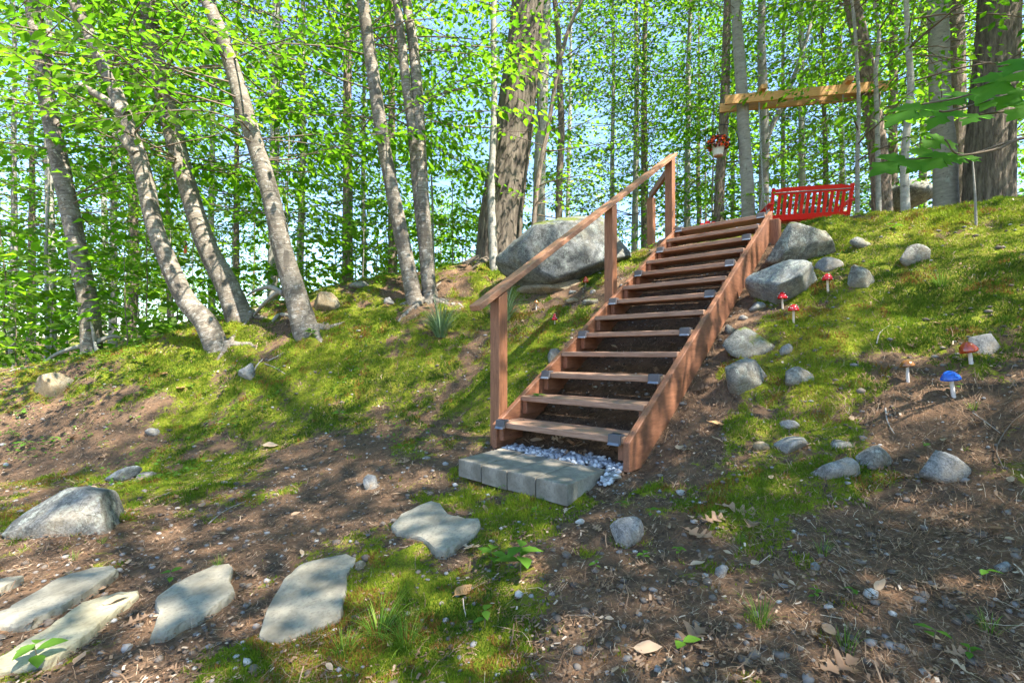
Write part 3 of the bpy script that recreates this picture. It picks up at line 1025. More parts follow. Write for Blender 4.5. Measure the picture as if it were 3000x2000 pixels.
# arched top rail
bm = bmesh.new()
n = 16
loops = []
for i in range(n + 1):
    x = -SWW + .023 + (2 * SWW - .046) * i / n
    u = abs(2 * i / n - 1)
    hgt = .965 + .06 * (1 - sstep(.72, .98, u))
    quad = []
    for f, o in ((.80, -.014), (hgt, -.014), (hgt, .014), (.80, .014)):
        quad.append(bm.verts.new(back_pt(x, float(f)) + bk_n * o))
    loops.append(quad)
for a, b in zip(loops[:-1], loops[1:]):
    for k in range(4):
        bm.faces.new((a[k], a[(k + 1) % 4], b[(k + 1) % 4], b[k]))
bm.faces.new(loops[0]); bm.faces.new(loops[-1][::-1])
bm_obj('top_rail', bm, M_RED, swing)
bar('lower_rail', back_pt(-SWW + .023, .07), back_pt(SWW - .023, .07), .03, .085, M_RED, swing, .003, tuple(bk_up))
for i in range(12):
    x = -SWW + .10 + (2 * SWW - .20) * i / 11
    bar('back_slat', back_pt(x, .16), back_pt(x, .82), .046, .016, M_RED, swing, .003, tuple(bk_n))
tube_obj('back_rod', [back_pt(-SWW + .03, .86) - Vector((0, .022, 0)), back_pt(SWW - .03, .86) - Vector((0, .022, 0))], [.008, .008], M_STEEL, swing, 8, 3)
for k in range(6):
    yy = .19 + .075 * k
    box('seat_slat', -SWW, SWW, yy, yy + .062, zb_ - .02 - .004 * k * 0, zb_ + .0, M_RED, swing, .003)
for s in (-1, 1):
    bar('seat_bearer', (s * (SWW - .08), .14, zb_ - .052), (s * (SWW - .08), .66, zb_ - .052), .04, .06, M_RED, swing, .003)
    box('armrest', s * SWW - .045 + s * .02, s * SWW + .045 + s * .02, .03, .60, zb_ + .215, zb_ + .24, M_RED, swing, .004)
    bar('arm_support', (s * SWW, .52, zb_ - .05), (s * SWW, .52, zb_ + .2145), .05, .035, M_RED, swing, .003)

bmL = at(2124.4, 279, 7.9); bmR = at(2613, 234, 7.45)
bdir = (bmR - bmL); bdir.z = 0
blen = bdir.length; b_rz = math.atan2(bdir.y, bdir.x)
BZ = (bmL.z + bmR.z) / 2
beam = empty('swing_beam', (bmL.x, bmL.y, BZ), b_rz, 'double beam of new honey-coloured timber bolted between two trunks above the red swing', 'beam')
beam['kind'] = 'thing'
SP = .265
box('board', 0, blen, 0, .038, -.15, 0, M_CEDAR, beam, .004)
box('board', -.02, blen - .02, SP, SP + .038, -.15, 0, M_CEDAR, beam, .004)


def beam_x(px):
    # where the beam's front board is met at picture column px
    k = (px - CX) / F_PX
    ex, ey = math.cos(b_rz), math.sin(b_rz)
    return (k * bmL.y - bmL.x) / (ex - k * ey)


CHX = [beam_x(2233), beam_x(2484)]
for cx_ in CHX:
    box('spacer', cx_ - .045, cx_ + .045, -.10, SP + .14, .001, .075, M_CEDAR, beam, .004)
for pxb in (2180, 2550):
    xx = beam_x(pxb)
    for zz in (-.05, -.11):
        tube_obj('bolt', [(xx, -.012, zz), (xx, .0, zz)], [.012, .012], M_STEEL, beam, 8, 2)
for cx_ in CHX:
    tube_obj('hanger', [(cx_, SP / 2 + .02, .0), (cx_, SP / 2 + .02, -.30)], [.012, .012], M_STEEL, beam, 8, 3)

# chains: linked rings in one run each
bm0 = bmesh.new()
_linkV = []
th = np.linspace(0, 2 * np.pi, 10, endpoint=False); ph = np.linspace(0, 2 * np.pi, 4, endpoint=False)
for a in th:
    for b in ph:
        r = .0095 + .0028 * math.cos(b)
        _linkV.append((r * math.cos(a), .0028 * math.sin(b), r * math.sin(a) * 1.9))
bm0.free()
_linkV = np.array(_linkV)
i = np.arange(10)[:, None]; j = np.arange(4)[None, :]
_linkT = np.stack([i * 4 + j, ((i + 1) % 10) * 4 + j, ((i + 1) % 10) * 4 + (j + 1) % 4, i * 4 + (j + 1) % 4], -1).reshape(-1, 4)


def chain(p0, p1, parent):
    p0 = np.array(p0); p1 = np.array(p1)
    d = p1 - p0; L = np.linalg.norm(d); d /= L
    ref = np.array([1., 0, 0]) if abs(d[0]) < .9 else np.array([0, 1., 0])
    sx = np.cross(d, ref); sx /= np.linalg.norm(sx); sy = np.cross(d, sx)
    acc = Acc(); m = int(L / .029)
    for k in range(m):
        a, b = (sx, sy) if k % 2 else (sy, sx)
        c = p0 + d * (k + .5) * L / m
        acc.add(c + _linkV[:, :1] * a + _linkV[:, 1:2] * b + _linkV[:, 2:] * d, _linkT)
    V, T, _ = acc.get()
    return np_obj('chain', V, T, M_CHAIN, parent, True)


swing_mi = Matrix.Translation((swc.x, swc.y, 1.60)) @ Matrix.Rotation(sw_rz, 4, 'Z')
beam_m = Matrix.Translation((bmL.x, bmL.y, BZ)) @ Matrix.Rotation(b_rz, 4, 'Z')
for s, cx_ in zip((-1, 1), CHX):
    top = swing_mi.inverted() @ (beam_m @ Vector((cx_, SP / 2 + .02, -.30)))
    knot = top.lerp(Vector((s * (SWW + .05), .32, zb_ + .28)), .80)
    chain(top, knot, swing)
    chain(knot, Vector((s * (SWW + .06), .56, zb_ - .03)), swing)
    chain(knot, Vector((s * (SWW + .06), .08, zb_ + .02)), swing)

# hanging basket
hbp = at(2104, 440, 8.0)
hb = empty('hanging_basket', hbp, 0, 'white hanging pot of orange and burgundy flowers on a black bracket', 'flower pot')


def lathe(name, prof, mat, parent=None, sides=20, jit=0.0, seed=0, smooth=True):
    rng = np.random.default_rng(seed)
    ang = np.linspace(0, 2 * np.pi, sides, endpoint=False)
    V = []
    for r, z in prof:
        rr = r * (1 + jit * np.sin(ang * 3 + rng.uniform(0, 6)) + jit * .6 * np.sin(ang * 5 + rng.uniform(0, 6)))
        V.append(np.stack([rr * np.cos(ang), rr * np.sin(ang), np.full(sides, z)], -1))
    V = np.concatenate(V)
    n = len(prof)
    i = np.arange(n - 1)[:, None] * sides; j = np.arange(sides)[None, :]; j2 = (j + 1) % sides
    Q = np.stack([i + j, i + j2, i + sides + j2, i + sides + j], -1).reshape(-1, 4)
    return np_obj(name, V, Q, mat, parent, smooth)


lathe('pot', [(.002, -.092), (.072, -.092), (.076, -.088), (.103, .085), (.108, .088), (.108, .104), (.100, .104), (.098, .07), (.002, .06)], M_WHITEP, hb)
lathe('saucer', [(.002, -.112), (.062, -.112), (.078, -.100), (.080, -.0925), (.002, -.0925)], M_CLAY, hb)
rng = random.Random(5)
acc = Acc(); accL = {'o': Acc(), 'm': Acc()}
for k in range(360):
    u = rng.uniform(0, 2 * math.pi); v = rng.random()
    el = math.asin(v) if k % 3 else -rng.uniform(.0, .7)
    r = .135 + .05 * rng.random()
    c = np.array([math.cos(u) * math.cos(el) * r, math.sin(u) * math.cos(el) * r, .105 + math.sin(el) * (.13 if el > 0 else .12)])
    typ = 'o' if rng.random() < .45 else 'm'
    if k % 4 == 0: typ = 'g'
    a = acc if typ == 'g' else accL[typ]
    nrm = np.array([c[0], c[1], c[2] - .05]); nrm = nrm / np.linalg.norm(nrm) + np.array([rng.uniform(-.5, .5) for _ in range(3)])
    nrm /= np.linalg.norm(nrm)
    t1 = np.cross(nrm, [.3, .5, .8]); t1 /= np.linalg.norm(t1); t2 = np.cross(nrm, t1)
    s = rng.uniform(.016, .026)
    m = 5
    ring = [c + nrm * .006 + s * (math.cos(2 * math.pi * i / m) * t1 + math.sin(2 * math.pi * i / m) * t2) for i in range(m)]
    V = np.array([c - nrm * .006] + ring)
    T = np.array([[0, i + 1, (i + 1) % m + 1] for i in range(m)])
    a.add(V, T, np.full(len(V), rng.random()))
for nm, a, mt in (('foliage', acc, M_LEAF3), ('orange_flowers', accL['o'], M_FLO), ('burgundy_flowers', accL['m'], M_FLM)):
    V, T, A = a.get()
    o = np_obj(nm, V, T, mt, hb, False, {'tint': ('FLOAT', A)}); o['kind'] = 'stuff'
hook = Vector((0, 0, .37))
for k in range(3):
    an = k * 2.1 + .4
    tube_obj('hanger_wire', [(.104 * math.cos(an), .104 * math.sin(an), .10), hook], [.0018, .0018], M_WHITEP, hb, 4, 2)
tr_ = at(2166, 452, 8.02) - hbp
tube_obj('bracket', [(0, 0, .36), (.0, 0, .40), (tr_.x * .35, .02, .44), (tr_.x * .8, .02, .36), (tr_.x - .015, .02, .18), (tr_.x - .012, .02, .02)], [.008, .008], M_BLACK, hb, 6, 24)

# top of a red garden chair beyond the landing
chp = at(2070, 668, 8.8)
gch = empty('garden_chair', (chp.x, chp.y, hz(chp.x, chp.y)), 2.6, 'red garden chair beyond the stairs, only its rounded top showing', 'chair')
ct = at(2068, 641, 8.8).z - hz(chp.x, chp.y)
for k in range(5):
    x = (k - 2) * .10
    top = ct - .03 * (k - 2) ** 2
    bm = bmesh.new()
    prof = [(x - .045, .28)] + [(x + .045, .28)] + [(x + .045 * math.cos(a), top - .045 + .045 * math.sin(a)) for a in np.linspace(0, math.pi, 9)]
    lean = lambda z: -.25 * (z - .28)
    fr = [bm.verts.new((px, lean(pz), pz)) for px, pz in prof]; bk_ = [bm.verts.new((px, lean(pz) - .02, pz)) for px, pz in prof]
    bm.faces.new(fr); bm.faces.new(bk_[::-1])
    for i in range(len(prof)):
        bm.faces.new((fr[i], bk_[i], bk_[(i + 1) % len(prof)], fr[(i + 1) % len(prof)]))
    bm_obj('back_slat', bm, M_RED, gch)
for k in range(5):
    box('seat_slat', -.26, .26, .02 + .10 * k, .11 + .10 * k, .30, .32, M_RED, gch)
for s in (-1, 1):
    box('armrest', s * .31 - .06, s * .31 + .06, -.15, .56, .52, .54, M_RED, gch)
    box('leg', s * .29 - .04, s * .29 + .04, .46, .485, -.03, .519, M_RED, gch)
    bar('leg', (s * .265, .45, .285), (s * .265, -.42, .0), .02, .09, M_RED, gch)

# ------------------------------------------------------------------ ceramic mushrooms
def mushroom(label, bx, by, cx, cy0, cy1, cw, capm, stemm, spots=False, cone=False, lean=0.0):
    g = ground(bx, by)
    d = g.y
    e = empty('garden_mushroom', g, 0, label, 'mushroom', 'ceramic garden mushrooms')
    k = d / F_PX
    w2 = cw * k / 2
    hc = (cy1 - cy0) * k
    zc = (by - cy1) * k
    ox = (cx - bx) * k
    sr = max(.005, .013 * k * 1400 / 4)
    sr = min(.010, max(.0045, w2 * .20))
    tube_obj('stem', [(0, 0, -.05), (ox * .3, .004, zc * .35), (ox, 0, zc + hc * .35)], [sr * 1.15, sr, sr * .9], stemm, e, 10, 8)
    if cone:
        prof = [(.001, .02), (.8, .0), (1.0, .02), (.95, .18), (.62, .45), (.5, .72), (.3, .95), (.001, 1.0)]
    else:
        prof = [(.001, .25), (.55, .12), (.92, .0), (1.0, .07), (.96, .25), (.78, .58), (.5, .85), (.22, .98), (.001, 1.0)]
    w2 *= .9
    c = lathe('cap', [(r * w2, z * hc * 1.1) for r, z in prof], capm, e, 24, .035, int(bx))
    c.location = (ox, 0, zc - hc * .1)
    c.rotation_euler = (0, lean, 0)
    if spots:
        rng = random.Random(int(bx))
        acc = Acc()
        Vs, Ts = ico(1)
        for q in range(11):
            an = q * 2.4 + rng.uniform(-.3, .3); f = rng.uniform(.12, .95)
            r_ = np.interp(f, [0, .25, .58, .85, 1], [1.0, .96, .78, .5, .12] if not cone else [1.0, .85, .58, .42, .1]) * w2
            z_ = f * hc * 1.15
            s = rng.uniform(.09, .16) * w2
            acc.add(Vs * s * np.array([1, 1, .8]) + np.array([r_ * math.cos(an), r_ * math.sin(an), z_]), Ts)
        V, T, _ = acc.get()
        o = np_obj('spots', V, T, M_CAPW, c, True)
        o['kind'] = 'stuff'
    return e


mushroom('upper red mushroom with white spots, before the pale boulder on the right', 2294, 906, 2292, 855, 873, 29, M_CAPR, M_STEM, True)
mushroom('lower red mushroom with white spots and a straight stem, below the pale boulder', 2326, 949, 2325, 891, 909, 33, M_CAPR, M_STEM, True)
mushroom('red mushroom with white spots standing right of the pale boulder', 2427, 855, 2424, 801, 819, 32, M_CAPR, M_STEM, True)
mushroom('glazed brown mushroom standing alone on the right bank', 2662, 1118, 2658, 1054, 1071, 41, M_CAPB, M_STEMW, lean=-.22)
mushroom('glazed blue mushroom on the right bank', 2797, 1161, 2785, 1085, 1111, 54, M_CAPBL, M_STEMW, lean=-.15)
mushroom('glazed orange mushroom before a pale angular rock', 2849, 1069, 2839, 999, 1027, 50, M_CAPO, M_STEMW, lean=-.3)
mushroom('pointed red mushroom with white spots left of the stairs', 1626, 955, 1625, 917, 936, 19, M_CAPR, M_STEM, True, True)
mushroom('small brown-capped mushroom left of the stairs near the sedge', 1571, 908, 1571, 879, 888, 17, M_CAPB, M_STEMW)
mushroom('small orange mushroom under the edge of the huge boulder', 1716, 836, 1716, 810, 826, 19, M_CAPO, M_STEM)

# ------------------------------------------------------------------ leaves
def leaf_template(kind):
    if kind == 'A':
        t = np.array([0, .2, .45, .75, 1.0]); w_ = np.array([0, .66, 1.0, .58, 0]) * .5
        cz = -.10 * t ** 2
        V = [(t[i], 0, cz[i]) for i in range(5)] + [(t[i], w_[i], cz[i] + .10 * w_[i] * 2) for i in (1, 2, 3)] + [(t[i], -w_[i], cz[i] + .10 * w_[i] * 2) for i in (1, 2, 3)]
        T = [(0, 1, 5), (0, 8, 1), (1, 2, 5), (2, 6, 5), (1, 8, 2), (2, 8, 9), (2, 3, 6), (3, 7, 6), (2, 9, 3), (3, 9, 10), (3, 4, 7), (3, 10, 4)]
    elif kind == 'B':
        V = [(0, 0, 0), (.48, 0, -.04), (1, 0, -.12), (.45, .5, .06), (.45, -.5, .06)]
        T = [(0, 1, 3), (0, 4, 1), (1, 2, 3), (1, 4, 2)]
    else:
        V = [(0, 0, 0), (1, 0, -.06), (.42, .5, .05), (.42, -.5, .05)]
        T = [(0, 1, 2), (0, 3, 1)]
    return np.array(V, float), np.array(T)


LT = {k: leaf_template(k) for k in 'ABC'}


def leaf_arrays(P, D, Nn, S, wr, kind, tint):
    V0, T0 = LT[kind]
    D = D / (np.linalg.norm(D, axis=1)[:, None] + 1e-9)
    Y = np.cross(Nn, D); Y /= np.linalg.norm(Y, axis=1)[:, None] + 1e-9
    Z = np.cross(D, Y)
    V = P[:, None] + S[:, None, None] * (V0[None, :, :1] * D[:, None] + V0[None, :, 1:2] * wr * Y[:, None] + V0[None, :, 2:] * Z[:, None])
    T = T0[None] + (np.arange(len(P)) * len(V0))[:, None, None]
    return V.reshape(-1, 3), T.reshape(-1, 3), np.repeat(tint, len(V0))


def rotz(v, a):
    c, s = math.cos(a), math.sin(a)
    return np.array([v[0] * c - v[1] * s, v[0] * s + v[1] * c, v[2]])


class Foliage:
    """branches, twigs and leaf placements grown on a trunk line"""
    def __init__(s, seed):
        s.rng = np.random.default_rng(seed)
        s.P = []; s.D = []; s.Nn = []; s.S = []; s.br = []; s.tw = []

    def twig_leaves(s, pts, leaf, step, tilt=.35, t0=.12):
        rng = s.rng
        L = np.linalg.norm(np.diff(pts, axis=0), axis=1).sum()
        k = max(2, int(L / step))
        u = np.linspace(t0, 1, k)
        idx = u * (len(pts) - 1)
        i0 = np.minimum(idx.astype(int), len(pts) - 2)
        f = (idx - i0)[:, None]
        P = pts[i0] * (1 - f) + pts[i0 + 1] * f
        D = pts[i0 + 1] - pts[i0]
        D = D / (np.linalg.norm(D, axis=1)[:, None] + 1e-9)
        side = np.where(np.arange(k) % 2, 1, -1) * rng.uniform(.6, 1.15, k)
        side[-1] = rng.uniform(-.2, .2)
        c, sn = np.cos(side), np.sin(side)
        DD = np.stack([D[:, 0] * c - D[:, 1] * sn, D[:, 0] * sn + D[:, 1] * c, D[:, 2] - rng.uniform(.05, .45, k)], -1)
        Nn = np.array([0, 0, 1.0]) + rng.normal(0, tilt, (k, 3))
        s.P.append(P); s.D.append(DD); s.Nn.append(Nn)
        s.S.append(leaf * rng.uniform(.6, 1.15, k) * np.interp(u, [0, .5, 1], [.8, 1, .85]))

    def branch(s, p0, az, el, L, r0, leaf, step, tw_gap, tw_len, droop=.25, t_first=.25, tilt=.35, sub=True):
        rng = s.rng
        n = 7
        d = np.array([math.sin(az) * math.cos(el), math.cos(az) * math.cos(el), math.sin(el)])
        pts = [np.array(p0, float)]
        for i in range(n - 1):
            d = d + rng.normal(0, .09, 3) + np.array([0, 0, -droop / n])
            d /= np.linalg.norm(d)
            pts.append(pts[-1] + d * L / (n - 1))
        pts = np.array(pts)
        s.br.append((pts, r0))
        m = max(1, int(L * (1 - t_first) / tw_gap))
        for k in range(m):
            u = t_first + (1 - t_first) * (k + rng.random() * .6) / m
            x = u * (n - 1); i = min(int(x), n - 2)
            p = pts[i] + (pts[i + 1] - pts[i]) * (x - i)
            bd = pts[i + 1] - pts[i]; bd /= np.linalg.norm(bd)
            sd = (1 if k % 2 else -1) * rng.uniform(.5, 1.1)
            td = rotz(bd, sd) + np.array([0, 0, rng.uniform(-.2, .15)])
            td /= np.linalg.norm(td)
            tl = tw_len * (1.1 - .65 * u) * rng.uniform(.6, 1.2)
            tp = [p]
            for q in range(3):
                td = td + rng.normal(0, .1, 3) + np.array([0, 0, -.06]); td /= np.linalg.norm(td)
                tp.append(tp[-1] + td * tl / 3)
            tp = np.array(tp)
            s.tw.append((tp, max(.0010, r0 * .22)))
            s.twig_leaves(tp, leaf, step, tilt)
        s.twig_leaves(pts[-3:], leaf, step, tilt)

    def leaves(s):
        return np.concatenate(s.P), np.concatenate(s.D), np.concatenate(s.Nn), np.concatenate(s.S)

    def wood(s, sides=4, twigs=True):
        acc = Acc()
        for pts, r in s.br:
            V, Q, _ = tube_arrays(pts, np.linspace(r, r * .25, len(pts)), sides); acc.add(V, Q)
        if twigs:
            for pts, r in s.tw:
                V, Q, _ = tube_arrays(pts, np.linspace(r, r * .4, len(pts)), 3); acc.add(V, Q)
        V, T, _ = acc.get()
        return V, T


def tint_for(n, seed):
    rng = np.random.default_rng(seed)
    return np.clip(rng.normal(.45, .28, n), 0, 1)


# a few shared single-leaf meshes for leaves near enough to be told apart
LEAFM = {}


def one_leaf(kind, wr, tint, mat):
    key = (kind, wr, tint, mat.name)
    if key not in LEAFM:
        V0, T0 = LT['A']
        if kind == 'maple':
            half = [(0, .02), (-.10, .14), (-.03, .24), (-.14, .44), (.02, .40), (.10, .62), (.20, .50), (.30, .54), (.29, .30), (.34, .16), (.46, .22), (.55, .38), (.62, .30), (.70, .30), (.72, .16), (.82, .13), (1.0, 0)]
            out = half + [(x, -y) for x, y in half[-2::-1]]
            V = [(.22, 0, 0)] + [(x, y * .9, -.14 * x * x + .16 * abs(y) - .42 * y * y) for x, y in out]
            m = len(out)
            T = [(0, i + 1, (i + 1) % m + 1) for i in range(m)]
            V0, T0 = np.array(V), np.array(T)
            wr_ = 1.0
        else:
            wr_ = wr
        V = V0 * np.array([1, wr_, 1])
        LEAFM[key] = np_mesh('leaf', V, T0, mat, True, {'tint': ('FLOAT', np.full(len(V), tint))})
    return LEAFM[key]


def leaf_objs(parent, P, D, Nn, S, mat, wr=.55, kind='A', inv=None, seed=0):
    rng = random.Random(seed)
    tints = (.1, .35, .6, .9)
    for i in range(len(P)):
        d = Vector(D[i]).normalized(); y = Vector(Nn[i]).cross(d).normalized(); z = d.cross(y)
        o = bpy.data.objects.new('leaf', one_leaf(kind, wr, rng.choice(tints), mat))
        M = Matrix(((d.x, y.x, z.x, P[i][0]), (d.y, y.y, z.y, P[i][1]), (d.z, y.z, z.z, P[i][2]), (0, 0, 0, 1))) @ Matrix.Scale(float(S[i]), 4)
        if inv is not None: M = inv @ M
        link(o, parent)
        o.matrix_local = M


# ------------------------------------------------------------------ trees
def ridge_oak(rr, ang, L):
    u = ang / (2 * np.pi)
    w1 = fbm(u * 6, L * 1.1, 3, 2) * .8
    # vertical interlaced ridges
    a = np.abs(((u * 26 + w1 * 2.2) % 1) - .5) * 2
    b = vnoise(u * 30 + 7, L * 7 + w1, 5)
    r = sstep(.15, .75, a) * (.6 + .6 * b)
    seam = np.abs(np.sin(np.pi * u))        # no seam step: fade where the angle wraps
    return rr * (1 + .085 * (r - .4) + .05 * fbm(np.cos(ang) * 1.5 + 3, L * .8 + np.sin(ang) * 1.5, 2, 2))


def ridge_soft(rr, ang, L):
    return rr * (1 + .10 * fbm(np.cos(ang) * 1.2 + 3, L * 2.2 + np.sin(ang) * 1.2, 2, 3))


BARK = {'birch': M_BIRCH, 'oak': M_OAK, 'pine': M_PINE, 'beech': M_BEECH}


def make_trunk(parent, base, line_px, d, widths, kind, extra, flare=1.5, sides=16, name='trunk', dd=0.0):
    """line_px: picture points upwards from the base; widths in picture pixels; dd: depth change towards the top"""
    k = len(line_px)
    pts = []
    for i, (x, y) in enumerate(line_px):
        pts.append(np.array(at(x, y, d + dd * i / max(1, k - 1))))
    if base is not None:
        pts[0] = np.array(base) - np.array([0, 0, .42])
    v = pts[-1] - pts[-2]; v = v / np.linalg.norm(v)
    v2 = v + np.array([0, 0, .35]); v2 /= np.linalg.norm(v2)
    wpx = list(np.interp(np.linspace(0, 1, k), np.linspace(0, 1, len(widths)), widths))
    if extra > 0:
        pts.append(pts[-1] + v * extra * .45); wpx.append(wpx[-1] * .72)
        pts.append(pts[-1] + v2 * extra * .55); wpx.append(wpx[0] * .18)
    ln = sum(np.linalg.norm(b - a) for a, b in zip(pts[:-1], pts[1:]))
    big = kind == 'oak'
    n = int(ln / (.05 if big else .10))
    P = catmull(pts, n)
    rad = np.interp(np.linspace(0, 1, n), np.linspace(0, 1, len(wpx)), np.array(wpx) * d / F_PX / 2)
    Ls = np.linspace(0, ln, n)
    rad = rad * (1 + (flare - 1) * np.exp(-Ls / .28))
    P0 = np.array(parent.location)
    V, Q, bk = tube_arrays(P - P0, rad, 72 if big else sides, ridge_oak if big else ridge_soft)
    np_obj(name, V, Q, BARK[kind], parent, True, {'bk': ('FLOAT_VECTOR', bk)})
    return P


def crown_on(parent, P, z0, z1, nb, L, leaf, step, gap, twl, mat, seed, kind='B', wr=.55, r0=.014, el=(-.1, .5), az=None, azw=3.2, droop=.25, wood=M_TWIG, objs=0, twigs=True, name='crown', tilt=.35):
    f = Foliage(seed)
    rng = f.rng
    zs = P[:, 2]
    for b in range(nb):
        u = (b + rng.random()) / nb
        nl = max(4, int((z1 - z0) / .9)); u = (math.floor(u * nl) + rng.random() * .35) / nl
        z = z0 + (z1 - z0) * u
        i = int(np.argmin(np.abs(zs - z)))
        a = (b * 2.4 + rng.uniform(-.4, .4)) if az is None else az + rng.uniform(-azw, azw)
        f.branch(P[i], a, rng.uniform(*el), L * rng.uniform(.65, 1.2), r0 * rng.uniform(.7, 1.2), leaf, step, gap, twl, droop, tilt=tilt)
    PP, D, Nn, S = f.leaves()
    P0 = np.array(parent.location)
    if objs:
        # the leaves nearest the viewer become single pieces
        vis = (PP[:, 1] > .6) & (np.abs(PP[:, 0] / PP[:, 1]) < 1.1) & (np.abs(PP[:, 2] / PP[:, 1]) < .76)
        size = np.where(vis, S / np.linalg.norm(PP, axis=1), 0)
        order = np.argsort(-size)[:objs]
        order = order[size[order] > 0]
        leaf_objs(parent, PP[order] - P0, D[order], Nn[order], S[order], mat, wr, 'A', None, seed)
        keep = np.ones(len(PP), bool); keep[order] = False
        PP, D, Nn, S = PP[keep], D[keep], Nn[keep], S[keep]
    V, T, A = leaf_arrays(PP - P0, D, Nn, S, wr, kind, tint_for(len(PP), seed))
    c = np_obj(name, V, T, mat, parent, False, {'tint': ('FLOAT', A)})
    V, T = f.wood(5 if objs else 4, twigs)
    np_obj('branches', V - P0, T, wood, parent, True)['kind'] = 'stuff'
    return f


def tree(name, label, base_px, line, widths, kind, extra, d=None, dd=0.0, flare=1.5, cat='tree', group=None, sides=16):
    if base_px is not None:
        g = ground(*base_px); d = g.y
    else:
        x = at(line[0][0], line[0][1], d)
        g = Vector((x.x, d, hz(x.x, d)))
    e = empty(name, g, 0, label, cat, group)
    P = make_trunk(e, g, line, d, widths, kind, extra, flare, sides, dd=dd)
    return e, P, d


ZA = .5102
T = {}
# the leaning birches on the left
T['b1'] = tree('birch_tree', 'leftmost birch, slim mottled trunk leaning left behind the bush leaves', None, [(270, 1045), (262, 930), (225, 720), (175, 480), (140, 300), (118, 150), (95, 0)], [52, 50, 46, 43, 40, 38, 38], 'birch', 6, d=6.2, flare=1.3)
T['b2'] = tree('birch_tree', 'crooked birch with two broken stubs, curving up from a sweeping base', (670, 1012), [(680, 1000), (610, 960), (545, 880), (490, 760), (450, 650), (412, 480), (345, 290), (285, 150), (215, 0)], [70, 62, 52, 48, 46, 44, 38, 34, 30], 'birch', 5, flare=1.1)
T['b3'] = tree('birch_tree', 'tall straight birch with a hollow at its swollen base', (735, 925), [(715, 915), (670, 850), (610, 730), (560, 580), (510, 400), (470, 230), (440, 100), (430, 0)], [84, 64, 54, 50, 49, 46, 45, 44], 'birch', 6, flare=1.3)
T['b4'] = tree('birch_tree', 'birch with arching grey roots beside a tan rock', (925, 965), [(905, 965), (870, 880), (830, 740), (790, 560), (735, 380), (680, 200), (640, 80), (605, 0)], [82, 64, 54, 50, 46, 42, 38, 35], 'birch', 6, flare=1.25)
T['b5'] = tree('birch_tree', 'birch of the middle clump leaning left with a smooth speckled trunk', (1235, 885), [(1228, 885), (1190, 760), (1150, 560), (1120, 400), (1090, 200), (1062, 0)], [52, 44, 40, 38, 36, 34], 'birch', 6, flare=1.6)
T['b6'] = tree('birch_tree', 'twin-stemmed birch, right stem of the middle clump', (1268, 880), [(1265, 880), (1248, 740), (1235, 500), (1225, 300), (1210, 130), (1190, 0)], [46, 40, 36, 33, 31, 28], 'birch', 6, flare=1.5, dd=.2)
e6, P6, d6 = T['b6']
make_trunk(e6, None, [(1250, 800), (1230, 620), (1210, 400), (1185, 200), (1170, 60), (1160, 0)], d6 + .08, [30, 32, 30, 28, 24, 22], 'birch', 5, 1.0, 14, 'second_stem')
for (pp, ws) in (([(372, 338), (318, 300), (280, 275), (236, 250)], [26, 24, 21, 17]), ([(402, 452), (385, 440), (365, 410), (352, 388)], [28, 27, 24, 22])):
    e2, P2, d2 = T['b2']
    make_trunk(e2, None, pp, d2 - .05, ws, 'birch', 0, 1.0, 10, 'broken_stub')
# roots
def roots(e, d, lines):
    P0 = Vector(e.location)
    for pts, r in lines:
        q = []
        for k, (x, y, o) in enumerate(pts):
            g = ground(x, y)
            p = at(x, y, d + o)
            if k and abs(g.y - d) < 1.6:
                p = g + Vector((0, 0, r[min(k, len(r) - 1)] * d / F_PX * .35))
            if k == len(pts) - 1: p = p - Vector((0, 0, .08))
            q.append(p - P0)
        tube_obj('root', q, [v * d / F_PX for v in r], M_BEECH if e is not T['b2'][0] else M_BIRCH, e, 8, 24, ridge_soft)


def zq(x, y): return (550 + x * .236, 780 + y * .236)


roots(T['b4'][0], T['b4'][2], [([(*zq(1400, 600), .10), (*zq(1270, 430), .05), (*zq(1170, 330), .05), (*zq(1110, 330), .1), (*zq(960, 450), .2), (*zq(800, 570), .3)], [12, 11, 8, 6, 4]),
                               ([(*zq(1200, 340), .05), (*zq(1050, 265), .2), (*zq(960, 265), .35), (*zq(820, 310), .5), (*zq(740, 290), .6)], [6, 8, 6, 4, 3]),
                               ([(*zq(1400, 650), .10), (*zq(1180, 610), -.05), (*zq(1080, 660), -.05), (*zq(990, 780), -.05)], [6, 7, 6, 4])])
roots(T['b1'][0], T['b1'][2], [([(268, 1010, -.02), (220, 1018, .0), (160, 1040, .0), (110, 1062, .0)], [9, 7, 5, 3]), ([(285, 1000, -.05), (330, 985, .0), (370, 978, .1)], [8, 6, 4]),
                               ([(262, 905, -.08), (272, 970, -.12), (282, 1020, -.15), (300, 1062, -.14)], [3, 4, 5, 5])])
def radial_roots(e, n, ln, r, seed, mat):
    rng = random.Random(seed)
    P0 = Vector(e.location)
    for k in range(n):
        a = k * 6.283 / n + rng.uniform(-.4, .4)
        L = ln * rng.uniform(.6, 1.2)
        pts = []
        for q in range(6):
            u = q / 5
            a += rng.uniform(-.25, .25)
            x = P0.x + math.sin(a) * L * u; y = P0.y + math.cos(a) * L * u
            lift = r * (.2 - 1.6 * u) if q else r * 1.0
            pts.append(Vector((x, y, hz(x, y) + lift)) - P0)
        tube_obj('root', pts, [r * 1.5, r, r * .7, r * .35], mat, e, 8, 18, ridge_soft)


for k_, q_ in enumerate(('b2', 'b3', 'b4', 'b5', 'b6', 'b1')):
    radial_roots(T[q_][0], 4, .6, .032, 60 + k_, M_BIRCH)
